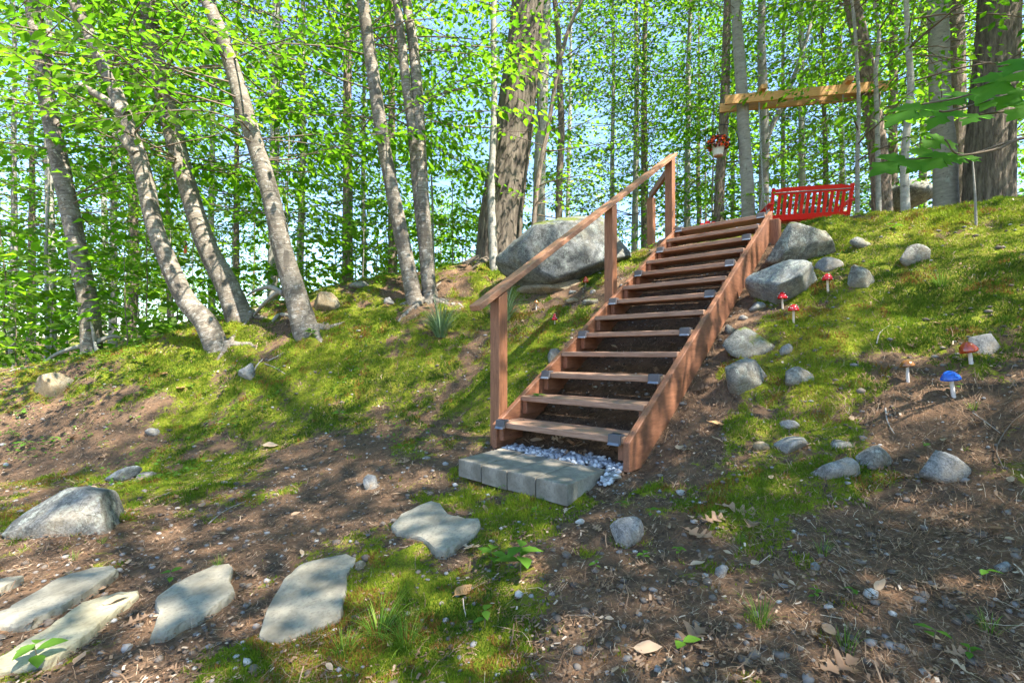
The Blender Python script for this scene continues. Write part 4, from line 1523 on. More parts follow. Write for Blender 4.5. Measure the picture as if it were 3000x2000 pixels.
# the big oak and its neighbours
T['oak'] = tree('oak_tree', 'massive oak with deeply furrowed bark behind the huge boulder', None, [(1455, 735), (1468, 640), (1490, 480), (1515, 300), (1533, 150), (1548, 0)], [128, 122, 112, 104, 96, 92], 'oak', 9, d=7.4, flare=1.55)
T['s1'] = tree('sapling', 'slim grey sapling standing against the left side of the big oak', None, [(1450, 715), (1440, 600), (1442, 480), (1448, 300), (1446, 150), (1447, 0)], [26, 22, 20, 18, 17, 16], 'beech', 4, d=6.8, flare=1.2, sides=10)
T['s2'] = tree('sapling', 'thin dark sapling slanting up to the right past the big oak', None, [(1550, 665), (1575, 540), (1605, 380), (1632, 220), (1665, 90), (1705, 0)], [16, 15, 13, 12, 11, 9], 'pine', 3, d=7.0, flare=1.1, sides=8)
T['l1'] = tree('tree', 'grey trunk blotched with pale lichen right of the big oak', None, [(1578, 690), (1580, 560), (1585, 400), (1590, 250), (1597, 100), (1600, 0)], [38, 36, 34, 32, 30, 28], 'beech', 8, d=9.0)
T['l2'] = tree('tree', 'slim brown trunk between the lichen-blotched trunk and the handrail', None, [(1637, 690), (1638, 560), (1645, 400), (1640, 250), (1635, 100), (1625, 0)], [22, 20, 19, 18, 16, 15], 'pine', 7, d=9.2, sides=12)
# the right-hand trees
T['bm1'] = tree('beech_tree', 'grey trunk carrying the near end of the swing beam and the flower bracket', None, [(2196, 700), (2190, 560), (2180, 400), (2172, 250), (2163, 120), (2155, 0)], [36, 35, 33, 31, 29, 27], 'beech', 8, d=8.06, flare=1.3)
T['bm2'] = tree('oak_tree', 'leaning brown trunk carrying the far end of the swing beam', None, [(2592, 640), (2578, 500), (2556, 330), (2540, 220), (2520, 120), (2495, 0)], [54, 48, 46, 44, 42, 40], 'pine', 8, d=7.68, flare=1.4)
T['r2'] = tree('tree', 'grey forked trunk just behind the left swing chain', None, [(2240, 690), (2238, 540), (2240, 400), (2235, 250), (2230, 120), (2232, 0)], [28, 27, 26, 25, 22, 20], 'beech', 7, d=9.2)
e_, P_r2, d_ = T['r2']
make_trunk(e_, None, [(2240, 430), (2262, 370), (2295, 300), (2335, 200), (2370, 90), (2385, 0)], d_, [14, 15, 14, 12, 11, 10], 'beech', 3, 1.0, 8, 'fork')
T['r3'] = tree('tree', 'rough brown trunk behind the flower basket', None, [(2100, 690), (2108, 560), (2118, 400), (2125, 250), (2128, 120), (2132, 0)], [30, 28, 26, 25, 23, 21], 'pine', 8, d=9.6)
T['r4'] = tree('sapling', 'slim grey sapling in front of the bank at the right, forked high up', None, [(2658, 622), (2650, 520), (2655, 400), (2668, 250), (2660, 120), (2655, 0)], [24, 21, 19, 17, 15, 13], 'beech', 3, d=5.2, flare=1.3, sides=10)
T['r5'] = tree('beech_tree', 'smooth pale grey beech trunk before the big brown trunk at the right', None, [(2775, 575), (2768, 480), (2758, 350), (2752, 220), (2750, 100), (2745, 0)], [62, 56, 52, 50, 48, 46], 'beech', 9, d=6.6, flare=1.4)
T['r6'] = tree('oak_tree', 'brown trunk between the pale beech and the big furrowed trunk', None, [(2808, 600), (2805, 480), (2802, 350), (2800, 220), (2798, 100), (2795, 0)], [54, 48, 46, 45, 44, 42], 'pine', 9, d=7.8)
T['r7'] = tree('oak_tree', 'thick brown furrowed trunk at the right edge of the bank', None, [(2895, 560), (2898, 470), (2905, 350), (2915, 220), (2922, 100), (2928, 0)], [118, 108, 102, 98, 95, 92], 'oak', 10, d=6.2, flare=1.5)
T['r8'] = tree('sapling', 'thin grey sapling right of the leaning beam trunk', None, [(2578, 610), (2572, 480), (2570, 350), (2566, 220), (2575, 100), (2560, 0)], [14, 13, 12, 11, 10, 9], 'beech', 3, d=6.4, flare=1.2, sides=8)
T['r9'] = tree('sapling', 'thin grey sapling rising in front of the swing beam near its right spacer', None, [(2513, 625), (2512, 480), (2516, 300), (2510, 180), (2505, 90), (2495, 0)], [12, 11, 10, 9, 9, 8], 'beech', 3, d=6.0, flare=1.2, sides=8)
T['r10'] = tree('sapling', 'small bent leafless sapling on the mossy right bank', (2862, 660), [(2862, 660), (2858, 600), (2853, 520), (2850, 470)], [8, 6, 5, 3], 'beech', 0, flare=1.3, sides=6)

radial_roots(T['oak'][0], 7, 1.3, .12, 80, M_OAK)
radial_roots(T['r7'][0], 6, 1.0, .10, 81, M_OAK)
radial_roots(T['r5'][0], 5, .7, .06, 82, M_BEECH)
# leaves of these trees
for k, (nm, z0, z1, nb, L) in enumerate((('b1', 1.8, 8.0, 44, 2.0), ('b2', 2.2, 8.0, 46, 2.0), ('b3', 2.2, 8.5, 48, 2.1), ('b4', 2.2, 8.5, 46, 2.1), ('b5', 2.8, 9.0, 44, 2.2), ('b6', 3.0, 9.0, 40, 2.0))):
    e, P, d = T[nm]
    crown_on(e, P, z0, z1, nb, L, .14, .08, .15, .66, (M_LEAF2, M_LEAF)[k % 2], 100 + k, 'B', .58, .009, objs=60, az=.3, azw=2.0)
for k, (nm, z0, z1, nb, L, leaf) in enumerate((('oak', 6.6, 13, 50, 3.2, .13), ('s1', 4.8, 7.5, 20, 1.0, .10), ('s2', 2.0, 7.0, 30, 1.1, .10), ('l1', 4.0, 12, 50, 2.4, .12), ('l2', 3.2, 12, 44, 2.0, .11),
                                        ('bm1', 5.4, 12, 60, 2.2, .11), ('bm2', 5.4, 13, 70, 2.4, .12), ('r2', 2.4, 12, 66, 2.2, .11), ('r3', 2.6, 13, 70, 2.4, .11), ('r4', 3.2, 6.5, 36, 1.3, .10),
                                        ('r5', 3.2, 13, 76, 2.8, .12), ('r6', 3.0, 13, 66, 2.6, .12), ('r7', 3.6, 14, 76, 3.2, .13), ('r8', 4.6, 7.5, 30, 1.2, .10), ('r9', 4.3, 7.0, 30, 1.1, .10))):
    e, P, d = T[nm]
    crown_on(e, P, z0, z1, nb, L, leaf, leaf * .72, .20, .70, (M_LEAF2, M_LEAF, M_LEAF2, M_LEAF3)[k % 4], 200 + k, 'B', .55, .008, objs=0 if nm not in ('s1', 's2', 'r4', 'r8', 'r9') else 25)

# ------------------------------------------------------------------ branches reaching over the picture, leaves told apart one by one
def spray(parent_key, start, azs, el, L, leaf, mat, seed, nmax=150, gap=.16, twl=.5, step=None, wr=.55, droop=.4, wood=M_TWIG):
    e, P, d = T[parent_key]
    f = Foliage(seed)
    for k, (z, az, ln) in enumerate(zip(start, azs, L)):
        i = int(np.argmin(np.abs(P[:, 2] - z)))
        f.branch(P[i], az, el, ln, .011, leaf, step or leaf * .62, gap, twl, droop, .30)
    PP, D, Nn, S = f.leaves()
    P0 = np.array(e.location)
    idx = np.arange(len(PP))
    np.random.default_rng(seed).shuffle(idx)
    a, b = idx[:nmax], idx[nmax:]
    leaf_objs(e, PP[a] - P0, D[a], Nn[a], S[a], mat, wr, 'A', None, seed)
    if len(b):
        V, TT, A = leaf_arrays(PP[b] - P0, D[b], Nn[b], S[b], wr, 'A', tint_for(len(b), seed))
        np_obj('low_leaves', V, TT, mat, e, True, {'tint': ('FLOAT', A)})['kind'] = 'stuff'
    V, TT = f.wood(5, True)
    np_obj('low_branches', V - P0, TT, wood, e, True)['kind'] = 'stuff'


PI = math.pi
spray('b4', (2.5, 2.9, 3.3), (2.9, 3.6, 3.2), .10, (2.4, 2.4, 2.4), .12, M_LEAF2, 301, 150, .14)
spray('b3', (2.5, 3.0, 3.5), (3.5, 2.9, 4.0), .10, (2.4, 2.4, 2.4), .115, M_LEAF, 302, 140, .14)
spray('b5', (3.3, 3.7), (4.0, 4.4), .10, (2.6, 2.6), .12, M_LEAF2, 303, 110, .14)
spray('b4', (2.4, 2.8, 3.1), (3.3, 3.6, 3.9), -.02, (3.0, 3.0, 2.9), .125, M_LEAF, 311, 150, .13, .55, None, .55, .25)
spray('b3', (2.4, 2.8), (3.0, 3.5), .0, (3.0, 2.8), .12, M_LEAF2, 313, 110, .13, .55, None, .55, .25)
spray('b1', (2.6, 3.2, 3.7), (4.2, 4.8, 1.6), .10, (1.6, 1.6, 1.6), .11, M_LEAF2, 304, 120, .13)
spray('r9', (2.55, 2.75, 2.35), (3.6, 3.9, 3.2), .05, (1.7, 1.6, 1.5), .135, M_LEAF, 305, 70, .22, .45, .11, .62)
spray('r8', (4.3, 4.7, 5.0), (3.4, 2.9, 2.4), .1, (2.0, 2.0, 2.0), .115, M_LEAF, 306, 110)
spray('r4', (2.9, 3.3, 3.6), (2.2, 3.3, 1.8), .1, (1.8, 1.8, 1.8), .11, M_LEAF3, 307, 110)
spray('s2', (2.0, 2.4, 2.9, 1.7), (1.4, 2.2, 1.9, 1.0), .05, (1.2, 1.2, 1.2, 1.0), .105, M_LEAF2, 308, 110)
spray('s1', (3.2, 3.8, 4.3), (4.5, 5.0, 4.2), .1, (1.3, 1.3, 1.3), .10, M_LEAF3, 309, 70)

# striped-leaf maple sapling standing just right of the picture, its low branches reach in
mb = Vector((2.75, 2.05, hz(2.75, 2.05)))
mp = empty('maple_sapling', mb, 0, 'maple sapling reaching in from the right edge with big pointed bright leaves', 'sapling')
tube_obj('trunk', [(0, 0, -.1), (.03, .02, .8), (-.02, .03, 1.6), (.03, 0, 2.6), (0, 0, 3.4)], [.022, .018, .015, .011, .006], M_BEECH, mp, 10, 24)


def zm(x, y): return (1900 + x * .5102, y * .5102)


MLV = [((1570, 600), (1270, 745), 1.85), ((2090, 425), (1800, 620), 1.70), ((1480, 915), (1190, 1010), 1.95), ((1640, 880), (1430, 1010), 2.0), ((1720, 890), (1520, 1000), 1.9), ((1840, 545), (1630, 610), 1.9),
       ((2160, 345), (2000, 440), 1.65), ((2150, 520), (1960, 640), 1.75), ((1820, 890), (1640, 930), 2.0), ((1640, 620), (1480, 690), 2.05), ((1720, 640), (1560, 760), 2.1), ((2180, 610), (2030, 700), 1.7), ((1700, 800), (1520, 850), 2.2), ((2010, 560), (1870, 640), 1.85), ((1900, 660), (1770, 720), 2.2)]
br_paths = [([(2300, 480), (2090, 425), (1840, 545), (1570, 600)], 1.8), ([(2300, 800), (1990, 860), (1820, 890), (1480, 915)], 1.95), ([(2300, 480), (2150, 520), (2010, 560), (1720, 640), (1640, 620)], 1.85), ([(2300, 800), (1820, 890), (1700, 800)], 2.0), ([(2300, 480), (2160, 345)], 1.7), ([(2300, 480), (2180, 610), (1900, 660)], 1.8)]
for pts, dq in br_paths:
    pp = [at(*zm(*p), dq) for p in pts]
    zroot = pp[0].z
    pp = [mb + Vector((0, 0, zroot - mb.z - .25))] + pp
    tube_obj('branch', [p - mb for p in pp], [.008, .005, .003], M_TWIG, mp, 6, 20)
for k, (b0, t0, dq) in enumerate(MLV):
    pb = at(*zm(*b0), dq); pt = at(*zm(*t0), dq - .05)
    D = pt - pb; s = D.length * .72
    nn = Vector((R_.uniform(-.35, .35), -.60 + R_.uniform(-.25, .25), .8))
    leaf_objs(mp, [pb - mb], [D], [nn], [s], M_MAPLE, 1.0, 'maple', None, k)

# ------------------------------------------------------------------ shared forest trees
def variant(seed, h, r, z0, nb, L, leaf, step, gap, twl, mat, bark, kind, taper=.25, el=(0, .5), twigs=True, droop=.3, wood=M_TWIG, tilt=.4, wr=.6, lean=.02):
    rng = np.random.default_rng(seed)
    n = 10
    P = np.stack([np.cumsum(rng.normal(0, lean, n)) * h / 10, np.cumsum(rng.normal(0, lean, n)) * h / 10, np.linspace(-.25, h, n)], -1)
    P[:2, :2] *= .2
    PC = catmull(P, max(12, int(h * 2)))
    rad = np.linspace(r, r * taper, len(PC)); rad[0] *= 1.4; rad[1] *= 1.12
    V, Q, bk = tube_arrays(PC, rad, 10, ridge_soft)
    tm = np_mesh('trunk', V, Q, bark, True, {'bk': ('FLOAT_VECTOR', bk)})
    f = Foliage(seed)
    for b in range(nb):
        u = (b + f.rng.random()) / nb
        nl = max(4, int((h - z0) / .95)); u = (math.floor(u * nl) + f.rng.random() * .35) / nl
        z = z0 + (h - z0) * u
        i = int(np.argmin(np.abs(PC[:, 2] - z)))
        f.branch(PC[i], b * 2.4 + f.rng.uniform(-.5, .5), f.rng.uniform(*el), L * (1.05 - .6 * u ** 2) * f.rng.uniform(.6, 1.25), r * .13, leaf, step, gap, twl, droop, tilt=tilt)
    PP, D, Nn, S = f.leaves()
    V, TT, A = leaf_arrays(PP, D, Nn, S, wr, kind, tint_for(len(PP), seed))
    cm = np_mesh('crown', V, TT, mat, False, {'tint': ('FLOAT', A)})
    V, TT = f.wood(3, twigs)
    bm_ = np_mesh('branches', V, TT, wood, True)
    return tm, cm, bm_


def put(name, var, loc, rz, sc, label, cat, group):
    e = empty(name, loc, rz, label, cat, group)
    e.scale = (sc, sc, sc)
    for nm, me in zip(('trunk', 'crown', 'branches'), var):
        o = link(bpy.data.objects.new(nm, me), e)
        if nm == 'branches': o['kind'] = 'stuff'
    return e


V_MID = [variant(400 + k, (13, 15, 14, 16, 12)[k], (.12, .10, .14, .11, .09)[k], (2.6, 1.8, 3.4, 2.2, 1.6)[k], (84, 90, 80, 92, 84)[k], 2.6, (.13, .17, .145, .18, .12)[k], (.10, .13, .11, .14, .085)[k], .20, 1.1, (M_LEAFF, M_LEAF2, M_LEAF, M_LEAFF, M_LEAF3)[k], (M_PINE, M_BEECH, M_PINE, M_BEECH, M_BEECH)[k], 'C') for k in range(5)]
V_FAR = [variant(430 + k, (15, 17, 13)[k], (.14, .12, .10)[k], (1.6, 1.0, .6)[k], 76, 3.2, .24, .20, .36, 1.3, M_LEAFF, (M_PINE, M_BEECH, M_PINE)[k], 'C', twigs=False) for k in range(3)]
V_SAP = [variant(450 + k, (3.4, 4.4, 2.6, 5.2)[k], (.018, .024, .016, .03)[k], (.5, .8, .35, 1.0)[k], (36, 44, 28, 50)[k], (1.1, 1.3, .9, 1.4)[k], (.12, .16, .10, .15)[k], (.08, .095, .07, .09)[k], .12, .6, (M_LEAFF, M_LEAF2, M_LEAF3, M_LEAF)[k], M_BEECH, 'C', el=(-.1, .3), lean=.04) for k in range(4)]
V_BUSH = [variant(470 + k, (1.5, 1.9, 1.2)[k], .012, .15, (24, 30, 20)[k], (.85, .95, .65)[k], .16, .10, .13, .45, (M_LEAF2, M_LEAF2, M_LEAF2)[k], M_TWIG, 'B', el=(0, .5), lean=.06, wr=.72) for k in range(3)]

rng = random.Random(77)
taken = []


def free(x, y, r):
    for (a, b, q) in taken:
        if (a - x) ** 2 + (b - y) ** 2 < (r + q) ** 2: return False
    return True


for (e, P, d) in T.values():
    taken.append((e.location.x, e.location.y, .5))
# trunks one can pick out between the near ones: picture column at the crest, distance, trunk width in pixels
MIDT = [(1018, 11, 30), (1068, 13, 13), (1150, 10.5, 22), (880, 12, 20), (800, 10.5, 30), (690, 12.5, 16), (620, 14, 18), (385, 11, 24), (330, 14, 20), (150, 10, 24), (90, 13, 20), (35, 11, 18), (500, 15, 15),
        (1790, 14, 15), (1858, 13, 19), (1890, 13.5, 23), (2012, 12, 18), (2052, 17, 14), (2300, 14, 14), (2348, 12, 20), (2420, 13, 15), (2465, 16, 16), (2610, 11, 26), (2625, 12, 20), (2700, 13, 22), (2960, 11, 30), (2150, 15, 14)]
ZONES = [(-1, 430, 'behind the leaves of the leftmost birch'), (430, 1000, 'seen between the leaning birches'), (1000, 1440, 'between the middle birch clump and the big oak'), (1440, 1950, 'behind the handrail, right of the big oak'), (1950, 2280, 'behind the stair top and flower basket'), (2280, 2590, 'behind the red swing'), (2590, 3100, 'behind the trunks at the right edge')]
ORD = ('first', 'second', 'third', 'fourth', 'fifth', 'sixth', 'seventh', 'eighth', 'ninth', 'tenth')
MIDLAB = {}
for (z0_, z1_, zn_) in ZONES:
    for q, t_ in enumerate(sorted(t for t in MIDT if z0_ <= t[0] < z1_)):
        MIDLAB[t_[0]] = 'slender %s tree, %s from the left %s' % (('brown', 'grey', 'brown', 'grey', 'grey')[MIDT.index(t_) % 5], ORD[q], zn_)
for k, (px, d, wpx) in enumerate(MIDT):
    x = (px - CX) / F_PX * d
    v = k % 5
    rr = (.12, .10, .14, .11, .09)[v] * .9
    sc = max(.75, min(1.35, wpx * d / F_PX / 2 / rr))
    put('forest_tree', V_MID[v], (x, d, hz(x, d) - .02), rng.uniform(0, 6.28), sc, MIDLAB[px], 'tree', 'slender trees beyond the crest')
    taken.append((x, d, .5))
n = 0
tries = 0
while n < 46 and tries < 5000:
    tries += 1
    d = 20 + 75 * rng.random() ** 1.2
    x = rng.uniform(-1.2, 1.2) * d
    if not free(x, d, 1.2): continue
    if -.30 < x / d < .33 and rng.random() < .7: continue
    taken.append((x, d, 1.0))
    put('far_tree', V_FAR[n % 3], (x, d, hz(x, d) - .05), rng.uniform(0, 6.28), rng.uniform(.8, 1.25), 'distant leafy tree deep in the bright forest', 'tree', 'distant trees deep in the forest')
    n += 1
n = 0
tries = 0
while n < 60 and tries < 5000:
    tries += 1
    d = rng.uniform(8.6, 24)
    x = rng.uniform(-1.15, 1.15) * d
    if not free(x, d, .35): continue
    if 3.0 < x < 6.4 and d < 10.5: continue
    if abs(x - 1.9) < .9 and d < 9.5: continue
    taken.append((x, d, .35))
    put('understory_sapling', V_SAP[n % 4], (x, d, hz(x, d) - .02), rng.uniform(0, 6.28), rng.uniform(.75, 1.25), 'slender leafy sapling in the undergrowth beyond the crest', 'sapling', 'saplings beyond the crest')
    n += 1
# bushes on the left
BUSH = [(40, 1010, 6.4, .8, 0), (150, 985, 7.0, .9, 1), (980, 850, 10.0, 1.2, 1), (1100, 830, 10.5, 1.3, 0), (1180, 820, 11.5, 1.3, 1), (1040, 840, 12.5, 1.5, 2), (900, 860, 11, 1.4, 1), (1350, 760, 12, 1.3, 0), (1260, 780, 13, 1.5, 1), (370, 975, 6.2, .9, 0), (430, 960, 6.6, 1.1, 1), (20, 900, 6.8, 1.3, 1), (520, 930, 7.2, 1.1, 0), (620, 900, 8.2, 1.1, 2), (-60, 1000, 6.2, 1.3, 0)]
for k, (px, py, d, sc, v) in enumerate(BUSH):
    x = (px - CX) / F_PX * d
    put('leafy_bush', V_BUSH[v], (x, d, hz(x, d) - .02), rng.uniform(0, 6.28), sc, 'bright broad-leaved bush behind the leaning birches', 'bush', 'broad-leaved bushes behind the birches')
# unseen trees added right of and behind the viewer to shade the bank
SHADE = [(4.2, -2.4, 1), (7.2, -1.0, 3), (5.6, -5.2, 0), (8.8, 2.0, 2), (9.6, -3.6, 1), (7.6, 4.6, 3), (3.6, .1, 2)]
for k, (x, y, v) in enumerate(SHADE):
    put('forest_tree', V_MID[v], (x, y, hz(x, y) - .02), rng.uniform(0, 6.28), rng.uniform(.85, 1.1), 'slender tree added outside the picture to shade the bank', 'tree', 'shade trees added outside the picture')

# hanging black and orange marker among the birches
mk = at(543, 742, 7.6)
mo = empty('hanging_marker', mk, 0, 'black and orange cylinder hanging between two birches', 'marker')
lathe('orange_tube', [(.001, 0), (.020, .002), (.021, .01), (.021, .11), (.001, .112)], M_ORANGE, mo, 12)
lathe('black_tube', [(.001, .1125), (.021, .1125), (.021, .17), (.012, .195), (.001, .20)], M_BLACK, mo, 12)
tube_obj('band', [(0, 0, .176), (0, 0, .182)], [.0216, .0216], M_ORANGE, mo, 12, 2)
tube_obj('cord', [(0, 0, .2), (.01, 0, .6)], [.002, .002], M_BLACK, mo, 4, 3)

# ------------------------------------------------------------------ forest floor: moss shoots, needles, litter, pebbles (uncountable)
def scatter_pts(n, dmin, dmax, power, rng, xlim=1.12):
    """random ground points within the view wedge, denser nearby"""
    d = dmin + (dmax - dmin) * rng.random(n) ** power
    x = rng.uniform(-xlim, xlim, n) * (d + .1)
    return x, d


def surf(x, y):
    z = H(x, y)
    m = moss_at(x, y)
    return z + sstep(.45, .7, m) * (.008 + .03 * np.clip(fbm(x * 7, y * 7, 3), 0, 1)), m


def clear_of_stones(x, y):
    ok = np.ones(len(x), bool)
    for (_, _, _, _, out, c, _) in stone_plans:
        poly = [(p.x, p.y) for p in out]
        inside = np.zeros(len(x), bool)
        j = len(poly) - 1
        for i in range(len(poly)):
            xi, yi = poly[i]; xj, yj = poly[j]
            cond = ((yi > y) != (yj > y)) & (x < (xj - xi) * (y - yi) / (yj - yi + 1e-12) + xi)
            inside ^= cond
            j = i
        ok &= ~inside
    poly = [PAV[k] for k in ('rf', 'rb', 'lb', 'lf')]
    inside = np.zeros(len(x), bool); j = 3
    for i in range(4):
        xi, yi = poly[i]; xj, yj = poly[j]
        inside ^= ((yi > y) != (yj > y)) & (x < (xj - xi) * (y - yi) / (yj - yi + 1e-12) + xi)
        j = i
    return ok & ~inside


# moss shoots
rg = np.random.default_rng(501)
x, y = scatter_pts(900000, 1.0, 8.5, 1.25, rg)
z, m = surf(x, y)
lx, ly = stair_local(x, y)
keep = (rg.random(len(x)) < sstep(.38, .62, m + .55 * fbm(x * 12, y * 12, 5) + .3 * fbm(x * 34, y * 34, 1))) & clear_of_stones(x, y) & ~((lx > -1.0) & (lx < .06) & (ly > -.1) & (ly < 3.1))
x, y, z, m = x[keep], y[keep], z[keep], m[keep]
k = len(x)
hgt = rg.uniform(.007, .022, k) * (1 + 1.3 * np.clip(fbm(x * 4, y * 4, 6), -.5, 1)) * np.interp(y, [1, 4, 8], [.8, 1.1, 1.7])
wd = rg.uniform(.0020, .0038, k) * np.interp(y, [1, 4, 8], [.8, 1.5, 2.6])
az = rg.uniform(0, 6.283, k); ln = rg.normal(0, .45, (k, 2))
V = np.zeros((k, 3, 3))
V[:, 0] = np.stack([x - np.cos(az) * wd, y - np.sin(az) * wd, z - .004], -1)
V[:, 1] = np.stack([x + np.cos(az) * wd, y + np.sin(az) * wd, z - .004], -1)
V[:, 2] = np.stack([x + ln[:, 0] * hgt, y + ln[:, 1] * hgt, z + hgt], -1)
tone = np.clip(.42 + .85 * fbm(x * 1.6, y * 1.6, 1) + .25 * fbm(x * 9, y * 9, 4) + rg.normal(0, .14, k), 0, .93)
brown = fbm(x * 1.7 + 9, y * 1.7, 7) + .4 * fbm(x * 6, y * 6, 2) > .42
brown |= fbm(x * 8 + 2, y * 8, 6) > .33
tone = np.where(brown & (rg.random(k) < .65), 1.0, tone)
o = np_obj('moss', V.reshape(-1, 3), np.arange(k * 3).reshape(-1, 3), M_MOSS, None, False, {'tint': ('FLOAT', np.repeat(tone, 3))})
tag(o, 'short green and rusty moss shoots covering the bank', 'moss', kind='stuff')
print('moss shoots', k)


def strips(name, label, cat, n, seed, lo, hi, w0, w1, mat, dmax=7.5, dens=None, lift=.004, curve=.15, power=1.35):
    rg = np.random.default_rng(seed)
    x, y = scatter_pts(n, 1.0, dmax, power, rg)
    z, m = surf(x, y)
    keep = clear_of_stones(x, y)
    if dens is not None: keep &= rg.random(n) < dens(x, y, m)
    x, y, z = x[keep], y[keep], z[keep]
    k = len(x)
    L = rg.uniform(lo, hi, k); W = rg.uniform(w0, w1, k) * np.interp(y, [1, 3, 8], [1, 1.3, 2.2])
    a = rg.uniform(0, 6.283, k)
    dx, dy = np.cos(a), np.sin(a)
    up = rg.uniform(.0, 1, k) ** 2 * .35
    pts = []
    for u, bow in ((-.5, 0), (0, 1), (.5, 0)):
        xx = x + dx * L * u - dy * bow * L * rg.uniform(-curve, curve, k)
        yy = y + dy * L * u + dx * bow * L * rg.uniform(-curve, curve, k)
        zz = H(xx, yy) + .010 + lift + (u + .5) * up * L
        pts.append(np.stack([xx, yy, zz], -1))
    V = np.zeros((k, 6, 3))
    sd = np.stack([-dy, dx, 0 * dx], -1) * W[:, None] / 2
    for i, p in enumerate(pts):
        V[:, 2 * i] = p - sd; V[:, 2 * i + 1] = p + sd
    T0 = np.array([[0, 2, 3, 1], [2, 4, 5, 3]])
    Tt = (T0[None] + (np.arange(k) * 6)[:, None, None]).reshape(-1, 4)
    o = np_obj(name, V.reshape(-1, 3), Tt, mat, None, False, {'tint': ('FLOAT', np.repeat(np.clip(rg.normal(.5, .25, k), 0, 1), 6))})
    tag(o, label, cat, kind='stuff')
    return o


strips('pine_needles', 'reddish dry pine needles strewn over soil and moss', 'needles', 120000, 502, .018, .055, .0007, .0012, M_NEEDLE, 7.0,
       lambda x, y, m: np.clip(.25 + .9 * (fbm(x * 1.1 + 4, y * 1.1, 3) + .25) + .25 * (x > .9), .05, 1))
strips('litter', 'crumbs of bark and broken dry leaves on the soil', 'litter', 30000, 503, .006, .022, .003, .009, M_BITS, 7.0, lambda x, y, m: 1 - .45 * m)
strips('twigs', 'thin broken twigs lying on the ground', 'twigs', 1500, 504, .03, .10, .002, .004, M_BITS, 6.0, None, .006)

# pebbles
rg = np.random.default_rng(505)
x, y = scatter_pts(6500, 1.0, 6.5, 1.15, rg)
z, m = surf(x, y)
keep = clear_of_stones(x, y) & (rg.random(len(x)) < 1 - .35 * sstep(.3, .7, m))
x, y, z = x[keep], y[keep], z[keep]
k = len(x)
Vi, Ti = ico(1)
s = rg.gamma(2.0, .0028, k) + .0025
s = np.minimum(s, .022)
A = rg.uniform(0, 6.28, k)
jit = 1 + rg.uniform(-.22, .22, (k, len(Vi)))
B = Vi[None] * jit[..., None] * np.stack([s * rg.uniform(.9, 1.5, k), s, s * rg.uniform(.5, .8, k)], -1)[:, None]
ca, sa = np.cos(A)[:, None], np.sin(A)[:, None]
V = np.stack([B[..., 0] * ca - B[..., 1] * sa, B[..., 0] * sa + B[..., 1] * ca, B[..., 2]], -1) + np.stack([x, y, z + s * .25], -1)[:, None]
Tt = (Ti[None] + (np.arange(k) * len(Vi))[:, None, None]).reshape(-1, 3)
o = np_obj('pebbles', V.reshape(-1, 3), Tt, M_PEBBLE, None, True, {'tint': ('FLOAT', np.repeat(np.clip(rg.normal(.5, .28, k), 0, 1), len(Vi)))})
tag(o, 'small grey and tan pebbles scattered through the soil', 'pebbles', kind='stuff')

# white marble chips under the first tread
rg = np.random.default_rng(506)
k = 900
lx = rg.uniform(-.90, .0, k); ly = -.03 + .17 * rg.random(k) ** 1.2
ly = np.where(lx > -.12, rg.uniform(-.16, .1, k), ly)
x = OX + SR[0] * lx + SD[0] * ly; y = OY + SR[1] * lx + SD[1] * ly
ok = clear_of_stones(x, y)
x, y = x[ok], y[ok]; k = len(x)
s = rg.uniform(.008, .0165, k)
z = H(x, y) + s * .5 + rg.uniform(0, .022, k)
jit = 1 + rg.uniform(-.3, .3, (k, len(Vi)))
B = Vi[None] * jit[..., None] * np.stack([s * rg.uniform(.9, 1.4, k), s, s * rg.uniform(.65, 1, k)], -1)[:, None]
A = rg.uniform(0, 6.28, k); ca, sa = np.cos(A)[:, None], np.sin(A)[:, None]
V = np.stack([B[..., 0] * ca - B[..., 1] * sa, B[..., 0] * sa + B[..., 1] * ca, B[..., 2]], -1) + np.stack([x, y, z], -1)[:, None]
Tt = (Ti[None] + (np.arange(k) * len(Vi))[:, None, None]).reshape(-1, 3)
o = np_obj('gravel', V.reshape(-1, 3), Tt, M_CHIP, None, False, {'tint': ('FLOAT', np.repeat(rg.random(k), len(Vi)))})
tag(o, 'bluish white marble chips between the pavers and the bottom tread', 'gravel', kind='stuff')

# ------------------------------------------------------------------ fallen leaves
def dry_leaf_mesh(seed, oak=True, mat=M_DRY):
    rng = random.Random(seed)
    if oak:
        half = [(-.50, .008), (-.36, .012), (-.30, .10), (-.27, .05), (-.18, .05), (-.10, .24), (-.05, .20), (-.02, .07), (.06, .07), (.14, .29), (.20, .24), (.19, .09), (.26, .08), (.36, .19), (.40, .13), (.42, .06), (.52, .0)]
        half = [(x + rng.uniform(-.02, .02), y * rng.uniform(.85, 1.15)) for x, y in half]
    else:
        half = [(-.5, .006), (-.38, .01), (-.28, .12), (-.1, .20), (.1, .21), (.3, .13), (.5, 0)]
    m = len(half)
    C = [(x, 0) for x, y in half]
    V = np.array([(x, 0, 0) for x, _ in half] + [(x, y, 0) for x, y in half] + [(x, -y, 0) for x, y in half], float)
    T_ = []
    for i in range(m - 1):
        T_ += [(i, i + 1, m + i + 1), (i, m + i + 1, m + i), (i, 2 * m + i, 2 * m + i + 1), (i, 2 * m + i + 1, i + 1)]
    curl = rng.uniform(.3, 1.3); tw = rng.uniform(-.8, .8); ph = rng.uniform(0, 6)
    V[:, 2] = curl * np.abs(V[:, 1]) ** 1.5 * 1.0 + tw * V[:, 0] * V[:, 1] + .35 * curl * V[:, 0] ** 2 + .035 * np.sin(V[:, 0] * 9 + ph) * (V[:, 1] != 0)
    t = rng.uniform(.1, 1)
    return np_mesh('fallen_leaf', V, np.array(T_), mat, True, {'tint': ('FLOAT', np.full(len(V), t))})


